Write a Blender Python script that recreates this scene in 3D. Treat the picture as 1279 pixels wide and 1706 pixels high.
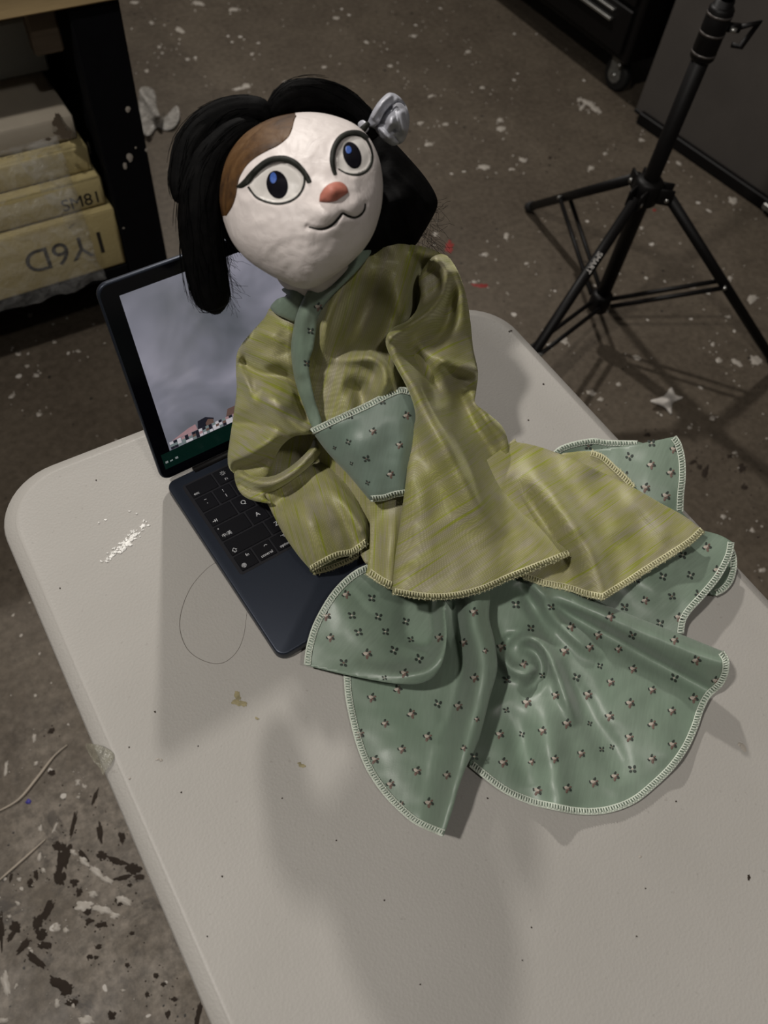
import bpy, math, random
import numpy as np
from mathutils import Vector, Matrix, noise as mnoise
from mathutils.geometry import delaunay_2d_cdt
from mathutils.bvhtree import BVHTree

scene = bpy.context.scene
for o in list(bpy.data.objects):
    bpy.data.objects.remove(o)
C = scene.collection
rnd = random.Random(7)

# ------------------------------------------------------------------ camera
H = 0.634                      # camera height above the table top (z = 0)
FLOOR = -0.74
F_PX, CX, CY = 1281.0, 639.5, 853.0
R = np.array([[0.84711957, -0.40546966, 0.34348623],
              [-0.5247093, -0.74049207, 0.41994243],
              [0.08407492, -0.53597187, -0.84003902]])   # columns: right, down, forward
CAM = np.array([0.0, 0.0, H])
cd = bpy.data.cameras.new('camera')
cam = bpy.data.objects.new('camera', cd)
C.objects.link(cam)
right, down, fwd = R[:, 0], R[:, 1], R[:, 2]
M = Matrix(((right[0], -down[0], -fwd[0], 0), (right[1], -down[1], -fwd[1], 0),
            (right[2], -down[2], -fwd[2], H), (0, 0, 0, 1)))
cam.matrix_world = M
cd.sensor_fit = 'VERTICAL'
cd.sensor_height = 36.0
cd.sensor_width = 27.0
cd.lens = 36.0 * F_PX / 1706.0
cd.clip_start = 0.02
cd.dof.use_dof = True
cd.dof.focus_distance = 0.70
cd.dof.aperture_fstop = 7.0
scene.camera = cam

# ------------------------------------------------------------------ light
scene.view_settings.view_transform = 'Standard'
scene.view_settings.look = 'None'
scene.view_settings.gamma = 1.0
scene.view_settings.use_curve_mapping = False
scene.view_settings.exposure = 0.1
w = bpy.data.worlds.new('room_ambience')
scene.world = w
w.use_nodes = True
w.node_tree.nodes['Background'].inputs[0].default_value = (1.0, 0.90, 0.80, 1)
w.node_tree.nodes['Background'].inputs[1].default_value = 0.045


def lamp(name, loc, target, power, size, col=(1.0, 0.95, 0.89)):
    l = bpy.data.lights.new(name, 'AREA')
    l.energy = power
    l.shape = 'DISK'
    l.size = size
    l.color = col
    o = bpy.data.objects.new(name, l)
    C.objects.link(o)
    o.location = loc
    d = Vector(target) - Vector(loc)
    o.rotation_euler = d.to_track_quat('-Z', 'Y').to_euler()
    return o


lamp('ceiling_lamp', (0.95, 2.8, 2.0), (0.3, 0.3, 0), 54, 0.12)
lamp('ceiling_lamp', (-0.95, 0.40, 2.1), (0.2, 0.3, 0), 31, 0.12)
lamp('ceiling_lamp', (0.1, -0.8, 2.4), (0.2, 0.3, 0), 9.5, 0.14)

# ------------------------------------------------------------------ helpers


def ray(x, y):
    return R @ np.array([x - CX, y - CY, F_PX])


def at(x, y, z=0.0):
    """point of the scene seen at photo pixel (x, y) at height z above the table"""
    d = ray(x, y)
    return Vector(d * ((z - H) / d[2])) + Vector((0, 0, H))


def at_arr(xy, z):
    d = np.stack([xy[:, 0] - CX, xy[:, 1] - CY, np.full(len(xy), F_PX)], 1) @ R.T
    return d * ((z - H) / d[:, 2])[:, None] + CAM


def at_y(x, y, wy):
    d = ray(x, y)
    return Vector(d * (wy / d[1])) + Vector((0, 0, H))


ORG = {}


def link(o, origin, parent):
    C.objects.link(o)
    ORG[o.name] = Vector(origin)
    if parent is not None:
        o.parent = parent
        o.location = Vector(origin) - ORG[parent.name]
    else:
        o.location = origin


def obj(name, verts, faces, mats, parent=None, smooth=True, fmat=None, uv=None, origin=None):
    v = np.array([tuple(p) for p in verts], float)
    if origin is None:
        lo, hi = v.min(0), v.max(0)
        origin = ((lo[0] + hi[0]) / 2, (lo[1] + hi[1]) / 2, lo[2])
    v = v - np.array(origin)
    me = bpy.data.meshes.new(name)
    me.from_pydata([tuple(p) for p in v], [], [tuple(f) for f in faces])
    if not isinstance(mats, (list, tuple)):
        mats = [mats]
    for m in mats:
        me.materials.append(m)
    if fmat is not None:
        me.polygons.foreach_set('material_index', fmat)
    if smooth:
        me.polygons.foreach_set('use_smooth', [True] * len(me.polygons))
    if uv is not None:
        lay = me.uv_layers.new(name='cloth')
        li = np.zeros(len(me.loops), int)
        me.loops.foreach_get('vertex_index', li)
        lay.data.foreach_set('uv', np.asarray(uv)[li].astype(np.float32).ravel())
    me.update()
    o = bpy.data.objects.new(name, me)
    link(o, origin, parent)
    return o


def thing(name, label, cat, loc, group=None):
    o = bpy.data.objects.new(name, None)
    o.empty_display_size = 0.02
    link(o, loc, None)
    return tag(o, label, cat, group)


def tag(o, label, cat, group=None):
    o['label'] = label
    o['category'] = cat
    if group:
        o['group'] = group
    return o


def stuff(o):
    o['kind'] = 'stuff'
    return o


class MB:
    """collects simple solids for one mesh"""

    def __init__(self):
        self.v, self.f = [], []

    def add(self, vs, fs):
        n = len(self.v)
        self.v += [Vector(p) for p in vs]
        self.f += [[i + n for i in f] for f in fs]

    def box(self, lo, hi, ch=0.0, xf=None):
        """box with chamfered edges"""
        lo, hi = Vector(lo), Vector(hi)
        c, h = (lo + hi) / 2, (hi - lo) / 2
        ch = min(ch, min(h) * 0.9)
        vs, ids = [], {}
        for sx in (-1, 1):
            for sy in (-1, 1):
                for sz in (-1, 1):
                    for ax in range(3):
                        p = [sx * (h.x - ch), sy * (h.y - ch), sz * (h.z - ch)]
                        p[ax] = (sx, sy, sz)[ax] * h[ax]
                        ids[(sx, sy, sz, ax)] = len(vs)
                        vs.append(c + Vector(p))
        fs = []
        for ax in range(3):
            b, d = (ax + 1) % 3, (ax + 2) % 3
            for s in (-1, 1):
                q = []
                for t, u in ((-1, -1), (1, -1), (1, 1), (-1, 1)):
                    k = [0, 0, 0]
                    k[ax], k[b], k[d] = s, t, u
                    q.append(ids[(*k, ax)])
                fs.append(q if s > 0 else q[::-1])
        if ch > 0:
            for ax in range(3):
                b, d = (ax + 1) % 3, (ax + 2) % 3
                for t in (-1, 1):
                    for u in (-1, 1):
                        k0, k1 = [0, 0, 0], [0, 0, 0]
                        k0[ax], k0[b], k0[d] = -1, t, u
                        k1[ax], k1[b], k1[d] = 1, t, u
                        q = [ids[(*k0, b)], ids[(*k1, b)], ids[(*k1, d)], ids[(*k0, d)]]
                        fs.append(q if t * u < 0 else q[::-1])
            for sx in (-1, 1):
                for sy in (-1, 1):
                    for sz in (-1, 1):
                        q = [ids[(sx, sy, sz, a)] for a in range(3)]
                        fs.append(q if sx * sy * sz > 0 else q[::-1])
        if xf is not None:
            vs = [xf @ p for p in vs]
        self.add(vs, fs)

    def tube(self, pts, r, n=8, cap=True):
        pts = [Vector(p) for p in pts]
        m = len(pts)
        rs = [r] * m if not hasattr(r, '__len__') else r
        tang = [(pts[min(i + 1, m - 1)] - pts[max(i - 1, 0)]).normalized() for i in range(m)]
        t0 = tang[0]
        a = t0.orthogonal().normalized()
        vs, fs = [], []
        for i in range(m):
            t = tang[i]
            a = (a - t * a.dot(t)).normalized()
            b = t.cross(a)
            for k in range(n):
                g = 2 * math.pi * k / n
                vs.append(pts[i] + (a * math.cos(g) + b * math.sin(g)) * rs[i])
        for i in range(m - 1):
            for k in range(n):
                k2 = (k + 1) % n
                fs.append([i * n + k, i * n + k2, (i + 1) * n + k2, (i + 1) * n + k])
        if cap:
            fs.append(list(range(n))[::-1])
            fs.append([(m - 1) * n + k for k in range(n)])
        self.add(vs, fs)

    def prism(self, poly, z0, z1, xf=None):
        n = len(poly)
        vs = [Vector((p[0], p[1], z0)) for p in poly] + [Vector((p[0], p[1], z1)) for p in poly]
        if xf is not None:
            vs = [xf @ p for p in vs]
        fs = [list(range(n))[::-1], list(range(n, 2 * n))]
        for i in range(n):
            j = (i + 1) % n
            fs.append([i, j, n + j, n + i])
        self.add(vs, fs)

    def build(self, name, mat, parent=None, smooth=False):
        return obj(name, self.v, self.f, mat, parent, smooth)


def bevelled(o, w, seg=3):
    m = o.modifiers.new('bevel', 'BEVEL')
    m.width = w
    m.segments = seg
    m.limit_method = 'ANGLE'
    m.angle_limit = math.radians(40)
    o.data.polygons.foreach_set('use_smooth', [True] * len(o.data.polygons))
    return o


def spline(pts, step=5.0, closed=False):
    """Catmull-Rom through the points, resampled; doubled points make corners"""
    p = [np.array(q, float) for q in pts]
    n = len(p)
    out = []
    rng = n if closed else n - 1
    for i in range(rng):
        p1, p2 = p[i], p[(i + 1) % n]
        if np.linalg.norm((p2 - p1)[:2]) < 1e-9:
            continue
        p0 = p[(i - 1) % n] if closed or i > 0 else p1
        p3 = p[(i + 2) % n] if closed or i + 2 < n else p2
        k = max(1, int(round(np.linalg.norm((p2 - p1)[:2]) / step)))
        for j in range(k):
            t = j / k
            out.append(0.5 * ((2 * p1) + (p2 - p0) * t + (2 * p0 - 5 * p1 + 4 * p2 - p3) * t * t
                              + (3 * p1 - p0 - 3 * p2 + p3) * t ** 3))
    if not closed:
        out.append(p[-1])
    return np.array(out)


def inside(poly, q):
    x, y = q[:, 0], q[:, 1]
    c = np.zeros(len(q), bool)
    n = len(poly)
    j = n - 1
    for i in range(n):
        xi, yi = poly[i][:2]
        xj, yj = poly[j][:2]
        if yi != yj:
            c ^= ((yi > y) != (yj > y)) & (x < (xj - xi) * (y - yi) / (yj - yi) + xi)
        j = i
    return c


def seg_dist(q, line):
    """distance, side and interpolated third value of each point to a polyline"""
    best = np.full(len(q), 1e9)
    side = np.zeros(len(q))
    val = np.ones(len(q))
    for a, b in zip(line[:-1], line[1:]):
        d = b[:2] - a[:2]
        L = d @ d
        if L < 1e-12:
            continue
        t = np.clip(((q - a[:2]) @ d) / L, 0, 1)
        r = q - a[:2] - t[:, None] * d
        dd = np.hypot(r[:, 0], r[:, 1])
        m = dd < best
        best[m] = dd[m]
        side[m] = (d[0] * r[:, 1] - d[1] * r[:, 0])[m]
        if len(a) > 2:
            val[m] = (a[2] + t * (b[2] - a[2]))[m]
    return best, np.sign(side), val


class Surf:
    """height field over photo pixels: thin-plate spline through (x, y, z) plus folds"""

    def __init__(self, ctrl, folds=(), wrinkle=0.0, seed=0):
        c = np.array(ctrl, float)
        self.p = c[:, :2] / 100
        n = len(c)
        r = np.linalg.norm(self.p[:, None] - self.p[None], axis=2)
        K = self.k(r) + np.eye(n) * 1e-4
        P = np.c_[np.ones(n), self.p]
        A = np.zeros((n + 3, n + 3))
        A[:n, :n], A[:n, n:], A[n:, :n] = K, P, P.T
        self.w = np.linalg.lstsq(A, np.r_[c[:, 2], 0, 0, 0], rcond=None)[0]
        self.folds = []
        for f in folds:
            line = [(q[0], q[1], q[2] if len(q) > 2 else 1.0) for q in f[0]]
            self.folds.append((spline(line, 10), f[1] if hasattr(f[1], '__len__') else (f[1], f[1]), f[2]))
        self.wr = wrinkle
        self.seed = seed

    @staticmethod
    def k(r):
        return np.where(r > 0, r * r * np.log(np.maximum(r, 1e-9)), 0)

    def z(self, xy):
        xy = np.asarray(xy, float)
        q = xy / 100
        r = np.linalg.norm(q[:, None] - self.p[None], axis=2)
        z = self.k(r) @ self.w[:-3] + self.w[-3] + q @ self.w[-2:]
        for line, wd, amp in self.folds:
            d, s, v = seg_dist(xy, line)
            ww = np.where(s < 0, wd[0], wd[1])
            z = z + amp * v * np.exp(-(d / ww) ** 2)
        if self.wr:
            z = z + self.wr * np.array([mnoise.noise(Vector((p[0] / 38 + self.seed, p[1] / 38, self.seed * 1.7)))
                                        + 0.22 * mnoise.noise(Vector((p[0] / 19 + self.seed, p[1] / 19, 4.2)))
                                        for p in xy])
        return z

    def pts(self, xy, lift=0.0):
        xy = np.asarray(xy, float)
        z = self.z(xy)
        s = 0.0022                                  # cloth settles softly on what carries it
        z = self.zmin + s * np.logaddexp(0, (z - self.zmin) / s)
        return at_arr(xy, z + lift)

    zmin = 0.0012


def fill(outline, step):
    """triangulate the inside of a pixel outline"""
    lo, hi = outline.min(0), outline.max(0)
    g = []
    row = 0
    y = lo[1]
    while y < hi[1]:
        xs = np.arange(lo[0] + (row % 2) * step / 2, hi[0], step)
        g.append(np.c_[xs, np.full(len(xs), y)])
        y += step * 0.866
        row += 1
    g = np.concatenate(g)
    g = g[inside(outline, g)]
    cl = np.vstack([outline, outline[:1]])
    d, _, _ = seg_dist(g, cl)
    g = g[d > step * 0.55]
    n = len(outline)
    vs = [Vector(p) for p in outline] + [Vector(p) for p in g]
    r = delaunay_2d_cdt(vs, [(i, (i + 1) % n) for i in range(n)], [], 1, 1e-5)
    xy = np.array([tuple(p) for p in r[0]])
    tri = [list(t) for t in r[2]]
    out = []
    for t in tri:                                # keep the winding that faces the viewer
        a, b, c = xy[t[0]], xy[t[1]], xy[t[2]]
        if (b[0] - a[0]) * (c[1] - a[1]) - (b[1] - a[1]) * (c[0] - a[0]) > 0:
            t = t[::-1]
        out.append(t)
    edge = {}
    for t in out:
        for i in range(3):
            e = (t[i], t[(i + 1) % 3])
            edge[e] = 1
    border = [e for e in edge if (e[1], e[0]) not in edge]
    return xy, out, border


def sheet(name, outline, surf, mat, parent, step=4.0, thick=0.0010, grain=((0, 0), (0, -100)),
          puff=None, origin=None):
    """a piece of cloth (or, with puff, a stuffed closed body) over a pixel outline"""
    oln = spline(outline, step, True)
    xy, tri, border = fill(oln, step)
    front = surf.pts(xy)
    n = len(xy)
    if puff is None:
        dirn = front - CAM
        dirn /= np.linalg.norm(dirn, axis=1)[:, None]
        back = front + dirn * thick
    else:
        cl = np.vstack([oln, oln[:1]])
        d, _, _ = seg_dist(xy, cl)
        fr, bk, wd = puff                         # rounded front, depth behind, edge width in px
        e = np.clip(d / wd, 0, 1)
        e = np.sqrt(1 - (1 - e) ** 2)
        dirn = front - CAM
        dirn /= np.linalg.norm(dirn, axis=1)[:, None]
        front = front - dirn * (fr * e)[:, None]
        back = front + dirn * (0.0012 + (fr + bk) * e)[:, None]
        low = np.minimum(back[:, 2], 1)
        t = np.where(low < surf.zmin, (surf.zmin - back[:, 2]) / np.minimum(dirn[:, 2], -0.1), 0)
        back = back + dirn * t[:, None]
    V = np.vstack([front, back])
    Fc = tri + [[i + n for i in t[::-1]] for t in tri]
    for a, b in border:
        Fc.append([b, a, a + n, b + n])
    g0 = surf.pts(np.array([grain[0]], float) + np.mean(oln, 0))[0]
    g1 = surf.pts(np.array([grain[1]], float) * 0.3 + np.mean(oln, 0))[0]
    gu = g1 - g0
    gu /= np.linalg.norm(gu)
    vdir = g0 - CAM
    vdir /= np.linalg.norm(vdir)
    gv = np.cross(gu, vdir)
    gv /= np.linalg.norm(gv)
    uv = np.c_[V @ gu, V @ gv]
    return obj(name, V, Fc, mat, parent, True, uv=uv, origin=origin)


def hem(parent, surf, line, mat, width=9.0, side=1, fray=0, spacing=4.6, lift=0.0008, name='hem_stitching', slant=0.25):
    """overlocked hem: edge cord, inner cord and cross threads as one stitched part"""
    ln = spline(line, 2.0)
    seg = np.r_[0, np.cumsum(np.linalg.norm(np.diff(ln, axis=0), axis=1))]
    s = np.arange(0, seg[-1], spacing / 2)
    p = np.c_[np.interp(s, seg, ln[:, 0]), np.interp(s, seg, ln[:, 1])]
    t = np.gradient(p, axis=0)
    t /= np.linalg.norm(t, axis=1)[:, None] + 1e-9
    nrm = np.c_[-t[:, 1], t[:, 0]] * side
    k = 0.00055
    mb = MB()
    outer = surf.pts(p - nrm * 0.6, lift * 0.3)
    inner = surf.pts(p + nrm * width, lift)
    mb.tube(outer, 1.7 * k, 6)
    mb.tube(inner, 1.0 * k, 5)
    for i in range(0, len(p) - 1, 2):
        a = p[i] - nrm[i] * 0.8
        b = p[i] + nrm[i] * width + t[i] * width * slant + np.array([rnd.uniform(-.5, .5), rnd.uniform(-.5, .5)])
        c = p[i + 1] - nrm[i + 1] * 0.8
        q = surf.pts(np.array([a, (a + b) / 2, b]), lift * 1.6)
        mb.tube(q, 1.15 * k, 5)
        if i % 4 == 0:
            q = surf.pts(np.array([b, (b + c) / 2, c]), lift * 1.4)
            mb.tube(q, 0.7 * k, 4)
    for i in range(int(len(p) * fray * 2.2)):
        j = rnd.randrange(len(p))
        L = rnd.uniform(1.5, 5)
        e = p[j] - nrm[j] * L + t[j] * rnd.uniform(-4, 4)
        q = surf.pts(np.array([p[j], (p[j] + e) / 2 + rnd.uniform(-1, 1), e]), 0.0)
        mb.tube(q, [0.4 * k, 0.35 * k, 0.2 * k], 4)
    return mb.build(name, mat, parent, True)


def blossoms(parent, surf, spots, mats, size=1.0):
    """woven little flowers: pale bud, brown petals and dark leaves, one part per cloth panel"""
    V, Fc, fm = [], [], []

    def petal(cx, cy, rx, ry, ang, m, h):
        n = 8
        ca, sa = math.cos(ang), math.sin(ang)
        pp = [(cx, cy)]
        for i in range(n):
            g = 2 * math.pi * i / n
            x, y = rx * math.cos(g), ry * math.sin(g)
            pp.append((cx + x * ca - y * sa, cy + x * sa + y * ca))
        q = surf.pts(np.array(pp), 0.0004)
        q[0] += (CAM - q[0]) / np.linalg.norm(CAM - q[0]) * h
        b = len(V)
        V.extend([Vector(x) for x in q])
        for i in range(n):
            Fc.append([b, b + 1 + (i + 1) % n, b + 1 + i])
            fm.append(m)

    for sp in spots:
        x, y, kind = sp[0], sp[1], sp[2] if len(sp) > 2 else 'l'
        sz = size * (sp[3] if len(sp) > 3 else 1.0) * rnd.uniform(0.9, 1.1)
        a = rnd.uniform(-0.4, 0.4) + 0.25
        ca, sa = math.cos(a), math.sin(a)

        def P(dx, dy):
            return x + sz * (dx * ca - dy * sa), y + sz * (dx * sa + dy * ca)
        if kind == 'l':
            petal(*P(-1, -4.8), 2.0 * sz, 3.6 * sz, a + 0.2, 1, 0.0006)
            petal(*P(-5.5, 2.4), 3.0 * sz, 1.6 * sz, a + 0.7, 1, 0.0005)
            petal(*P(5.2, 0.5), 3.8 * sz, 2.4 * sz, a + 0.4, 1, 0.0006)
            petal(*P(1.2, 5.2), 2.2 * sz, 3.4 * sz, a - 0.3, 2, 0.0006)
            petal(*P(3.8, -3.6), 2.4 * sz, 1.7 * sz, a - 0.6, 2, 0.0007)
            petal(*P(-1.4, 0), 4.6 * sz, 2.9 * sz, a - 0.15, 0, 0.0010)
            petal(*P(2.4, 1.2), 3.0 * sz, 1.8 * sz, a + 0.5, 2, 0.0012)
        else:
            petal(*P(-4, -2.5), 3.4 * sz, 2.2 * sz, a + 0.5, 1, 0.0006)
            petal(*P(3.5, -3.2), 2.4 * sz, 3.2 * sz, a, 1, 0.0006)
            petal(*P(4.0, 3.6), 3.0 * sz, 2.4 * sz, a + 0.4, 1, 0.0006)
            petal(*P(-2.6, 4), 2.6 * sz, 2.2 * sz, a, 1, 0.0006)
            petal(*P(0, 0.3), 2.0 * sz, 1.5 * sz, a, 2 if rnd.random() < 0.5 else 0, 0.001)
    return stuff(obj('flower_embroidery', V, Fc, mats, parent, True, fmat=fm))


# ------------------------------------------------------------------ materials
class N:
    def __init__(self, name):
        self.m = bpy.data.materials.new(name)
        self.m.use_nodes = True
        self.t = self.m.node_tree
        self.b = self.t.nodes['Principled BSDF']

    def node(self, typ, **kw):
        n = self.t.nodes.new(typ)
        for k, v in kw.items():
            if k.startswith('i_'):
                key = k[2:]
                n.inputs[int(key) if key.isdigit() else key].default_value = v
            else:
                setattr(n, k, v)
        return n

    def ln(self, a, b):
        self.t.links.new(a, b)

    def coord(self, kind='Object', scale=(1, 1, 1), rot=(0, 0, 0)):
        tc = self.node('ShaderNodeTexCoord')
        mp = self.node('ShaderNodeMapping')
        mp.inputs['Scale'].default_value = scale
        mp.inputs['Rotation'].default_value = rot
        self.ln(tc.outputs[kind], mp.inputs[0])
        return mp.outputs[0]

    def noise(self, vec, scale, detail=4, rough=0.55, dist=0.0):
        n = self.node('ShaderNodeTexNoise')
        n.inputs['Scale'].default_value = scale
        n.inputs['Detail'].default_value = detail
        n.inputs['Roughness'].default_value = rough
        n.inputs['Distortion'].default_value = dist
        self.ln(vec, n.inputs['Vector'])
        return n.outputs[0]

    def ramp(self, fac, stops):
        r = self.node('ShaderNodeValToRGB')
        e = r.color_ramp.elements
        while len(e) < len(stops):
            e.new(0.5)
        for i, (p, c) in enumerate(stops):
            e[i].position = p
            e[i].color = (*c, 1) if len(c) == 3 else c
        self.ln(fac, r.inputs[0])
        return r.outputs[0]

    def mix(self, fac, a, b, mode='MIX'):
        n = self.node('ShaderNodeMix', data_type='RGBA', blend_type=mode)
        if isinstance(fac, (int, float)):
            n.inputs[0].default_value = fac
        else:
            self.ln(fac, n.inputs[0])
        for s, i in ((a, 6), (b, 7)):
            if isinstance(s, (tuple, list)):
                n.inputs[i].default_value = (*s, 1) if len(s) == 3 else s
            else:
                self.ln(s, n.inputs[i])
        return n.outputs[2]

    def math(self, op, a, b=0.0):
        n = self.node('ShaderNodeMath', operation=op)
        for s, i in ((a, 0), (b, 1)):
            if isinstance(s, (int, float)):
                n.inputs[i].default_value = s
            else:
                self.ln(s, n.inputs[i])
        return n.outputs[0]

    def bump(self, h, strength, dist=0.001):
        n = self.node('ShaderNodeBump')
        n.inputs['Strength'].default_value = strength
        n.inputs['Distance'].default_value = dist
        self.ln(h, n.inputs['Height'])
        self.ln(n.outputs[0], self.b.inputs['Normal'])

    def col(self, c):
        if isinstance(c, (tuple, list)):
            self.b.inputs['Base Color'].default_value = (*c, 1)
        else:
            self.ln(c, self.b.inputs['Base Color'])

    def set(self, **kw):
        for k, v in kw.items():
            self.b.inputs[k.replace('_', ' ')].default_value = v
        return self


def simple(name, col, rough=0.5, metal=0.0, spec=0.5, var=0.12, nscale=40, bump=0.0):
    n = N(name)
    v = n.noise(n.coord(), nscale, 4)
    lo = tuple(max(0, c * (1 - var)) for c in col)
    hi = tuple(min(1, c * (1 + var)) for c in col)
    n.col(n.ramp(v, [(0.3, lo), (0.7, hi)]))
    n.set(Roughness=rough, Metallic=metal)
    n.b.inputs['Specular IOR Level'].default_value = spec
    if bump:
        n.bump(v, bump)
    return n.m


def mat_robe():
    n = N('slub_silk_green')
    a = n.noise(n.coord('UV', (18, 330, 1)), 1.0, 6, 0.68)
    base = n.ramp(a, [(0.36, (0.30, 0.315, 0.08)), (0.46, (0.36, 0.35, 0.14)), (0.56, (0.38, 0.355, 0.21)), (0.70, (0.40, 0.36, 0.29))])
    pz = n.noise(n.coord('UV', (22, 60, 1)), 1.0, 3)
    base = n.mix(n.ramp(pz, [(0.45, (0, 0, 0)), (0.7, (0.5, 0.5, 0.5))]), base, (0.33, 0.335, 0.07))
    lil = n.noise(n.coord('UV', (16, 45, 1)), 1.3, 4, 0.6)
    base = n.mix(n.ramp(lil, [(0.50, (0, 0, 0)), (0.66, (0.7, 0.7, 0.7))]), base, (0.36, 0.325, 0.27))
    sl = n.noise(n.coord('UV', (11, 330, 1)), 1.0, 2, 0.4, 0.1)
    base = n.mix(n.ramp(sl, [(0.61, (0, 0, 0)), (0.66, (0.95, 0.95, 0.95))]), base, (0.30, 0.34, 0.015))
    wv = n.node('ShaderNodeTexWave', wave_type='BANDS', bands_direction='Y')
    wv.inputs['Scale'].default_value = 215
    wv.inputs['Distortion'].default_value = 1.2
    wv.inputs['Detail'].default_value = 1
    n.ln(n.coord('UV', (1, 1, 1)), wv.inputs['Vector'])
    wx = n.node('ShaderNodeTexWave', wave_type='BANDS', bands_direction='X')
    wx.inputs['Scale'].default_value = 240
    wx.inputs['Distortion'].default_value = 1.5
    n.ln(n.coord('UV', (1, 1, 1)), wx.inputs['Vector'])
    weave = n.math('MULTIPLY', wv.outputs['Fac'], wx.outputs['Fac'])
    base = n.mix(n.math('MULTIPLY', n.math('SUBTRACT', 1.0, weave), 0.42), base, (0.15, 0.14, 0.065))
    n.col(base)
    n.bump(n.math('ADD', weave, n.math('MULTIPLY', n.noise(n.coord('UV', (700, 1400, 1)), 1.0, 2), 1.2)), 0.22, 0.0006)
    n.set(Roughness=0.5)
    n.b.inputs['Specular IOR Level'].default_value = 0.55
    n.b.inputs['Sheen Weight'].default_value = 0.45
    n.b.inputs['Sheen Roughness'].default_value = 0.35
    n.b.inputs['Sheen Tint'].default_value = (0.9, 0.9, 0.55, 1)
    return n.m


def mat_skirt(name='sage_satin', c=(0.165, 0.215, 0.167)):
    n = N(name)
    a = n.noise(n.coord('UV', (60, 500, 1)), 1.0, 4)
    b = n.noise(n.coord('UV', (14, 14, 1)), 1.0, 3)
    k = n.ramp(a, [(0.3, tuple(x * .92 for x in c)), (0.7, tuple(x * 1.08 for x in c))])
    n.col(n.mix(n.ramp(b, [(0.4, (0, 0, 0)), (0.75, (.5, .5, .5))]), k, (c[0] * .92, c[1] * 1.03, c[2] * .95)))
    n.bump(n.noise(n.coord('UV', (900, 900, 1)), 1.0, 2), 0.12, 0.0005)
    n.set(Roughness=0.43)
    n.b.inputs['Specular IOR Level'].default_value = 0.55
    n.b.inputs['Sheen Weight'].default_value = 0.2
    n.b.inputs['Sheen Roughness'].default_value = 0.4
    return n.m


def mat_floor():
    n = N('paint_spattered_concrete')
    co = n.coord('Object')
    big = n.noise(co, 1.7, 6, 0.6)
    med = n.noise(co, 9, 6, 0.65)
    base = n.ramp(big, [(0.3, (0.062, 0.048, 0.034)), (0.5, (0.090, 0.072, 0.051)), (0.7, (0.118, 0.096, 0.072))])
    base = n.mix(n.ramp(med, [(0.35, (0.6, 0.6, 0.6)), (0.6, (0, 0, 0))]), base, (0.055, 0.043, 0.032))
    fine = n.noise(co, 60, 5, 0.7)
    base = n.mix(0.35, base, n.ramp(fine, [(0.35, (0.04, 0.033, 0.025)), (0.65, (0.14, 0.115, 0.09))]))
    # paler mottled area of the concrete, fading out from beside the table
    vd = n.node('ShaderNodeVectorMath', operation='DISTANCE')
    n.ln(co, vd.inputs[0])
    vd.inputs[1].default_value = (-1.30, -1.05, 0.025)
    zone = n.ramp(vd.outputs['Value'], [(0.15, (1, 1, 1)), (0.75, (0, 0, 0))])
    mottle = n.noise(co, 7, 8, 0.75, 0.3)
    zm = n.math('MULTIPLY', zone, n.ramp(mottle, [(0.40, (0.05, 0.05, 0.05)), (0.60, (0.8, 0.8, 0.8))]))
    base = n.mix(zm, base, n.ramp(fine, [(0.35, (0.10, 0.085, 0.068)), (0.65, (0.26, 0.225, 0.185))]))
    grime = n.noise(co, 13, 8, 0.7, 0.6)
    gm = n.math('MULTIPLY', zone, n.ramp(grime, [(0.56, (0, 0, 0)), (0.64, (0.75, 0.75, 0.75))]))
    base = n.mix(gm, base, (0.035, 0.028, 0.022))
    for sc, th, colr, seed in ((26, 0.16, (0.45, 0.42, 0.38), 0), (60, 0.16, (0.36, 0.33, 0.29), 3), (34, 0.14, (0.018, 0.015, 0.013), 7), (90, 0.18, (0.02, 0.017, 0.014), 11)):
        mp = n.node('ShaderNodeMapping')
        mp.inputs['Location'].default_value = (seed, seed * 1.3, 0)
        n.ln(co, mp.inputs[0])
        dn = n.node('ShaderNodeTexNoise')
        dn.inputs['Scale'].default_value = sc * 1.4
        n.ln(mp.outputs[0], dn.inputs['Vector'])
        vm = n.node('ShaderNodeVectorMath', operation='MULTIPLY_ADD')
        n.ln(dn.outputs[1], vm.inputs[0])
        vm.inputs[1].default_value = (0.5 / sc,) * 3
        n.ln(mp.outputs[0], vm.inputs[2])
        vo = n.node('ShaderNodeTexVoronoi', feature='F1')
        vo.inputs['Scale'].default_value = sc
        n.ln(vm.outputs[0], vo.inputs['Vector'])
        rare = n.node('ShaderNodeSeparateColor')
        n.ln(vo.outputs['Color'], rare.inputs[0])
        msk = n.math('MULTIPLY', n.math('LESS_THAN', vo.outputs['Distance'], th), n.math('GREATER_THAN', rare.outputs[0], 0.86))
        cl = n.noise(mp.outputs[0], 2.1, 3)
        msk = n.math('MULTIPLY', msk, n.math('GREATER_THAN', cl, 0.5))
        base = n.mix(msk, base, colr)
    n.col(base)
    n.ln(n.ramp(med, [(0.3, (0.42, 0.42, 0.42)), (0.7, (0.62, 0.62, 0.62))]), n.b.inputs['Roughness'])
    n.b.inputs['Specular IOR Level'].default_value = 0.3
    n.bump(fine, 0.25, 0.002)
    return n.m


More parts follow.
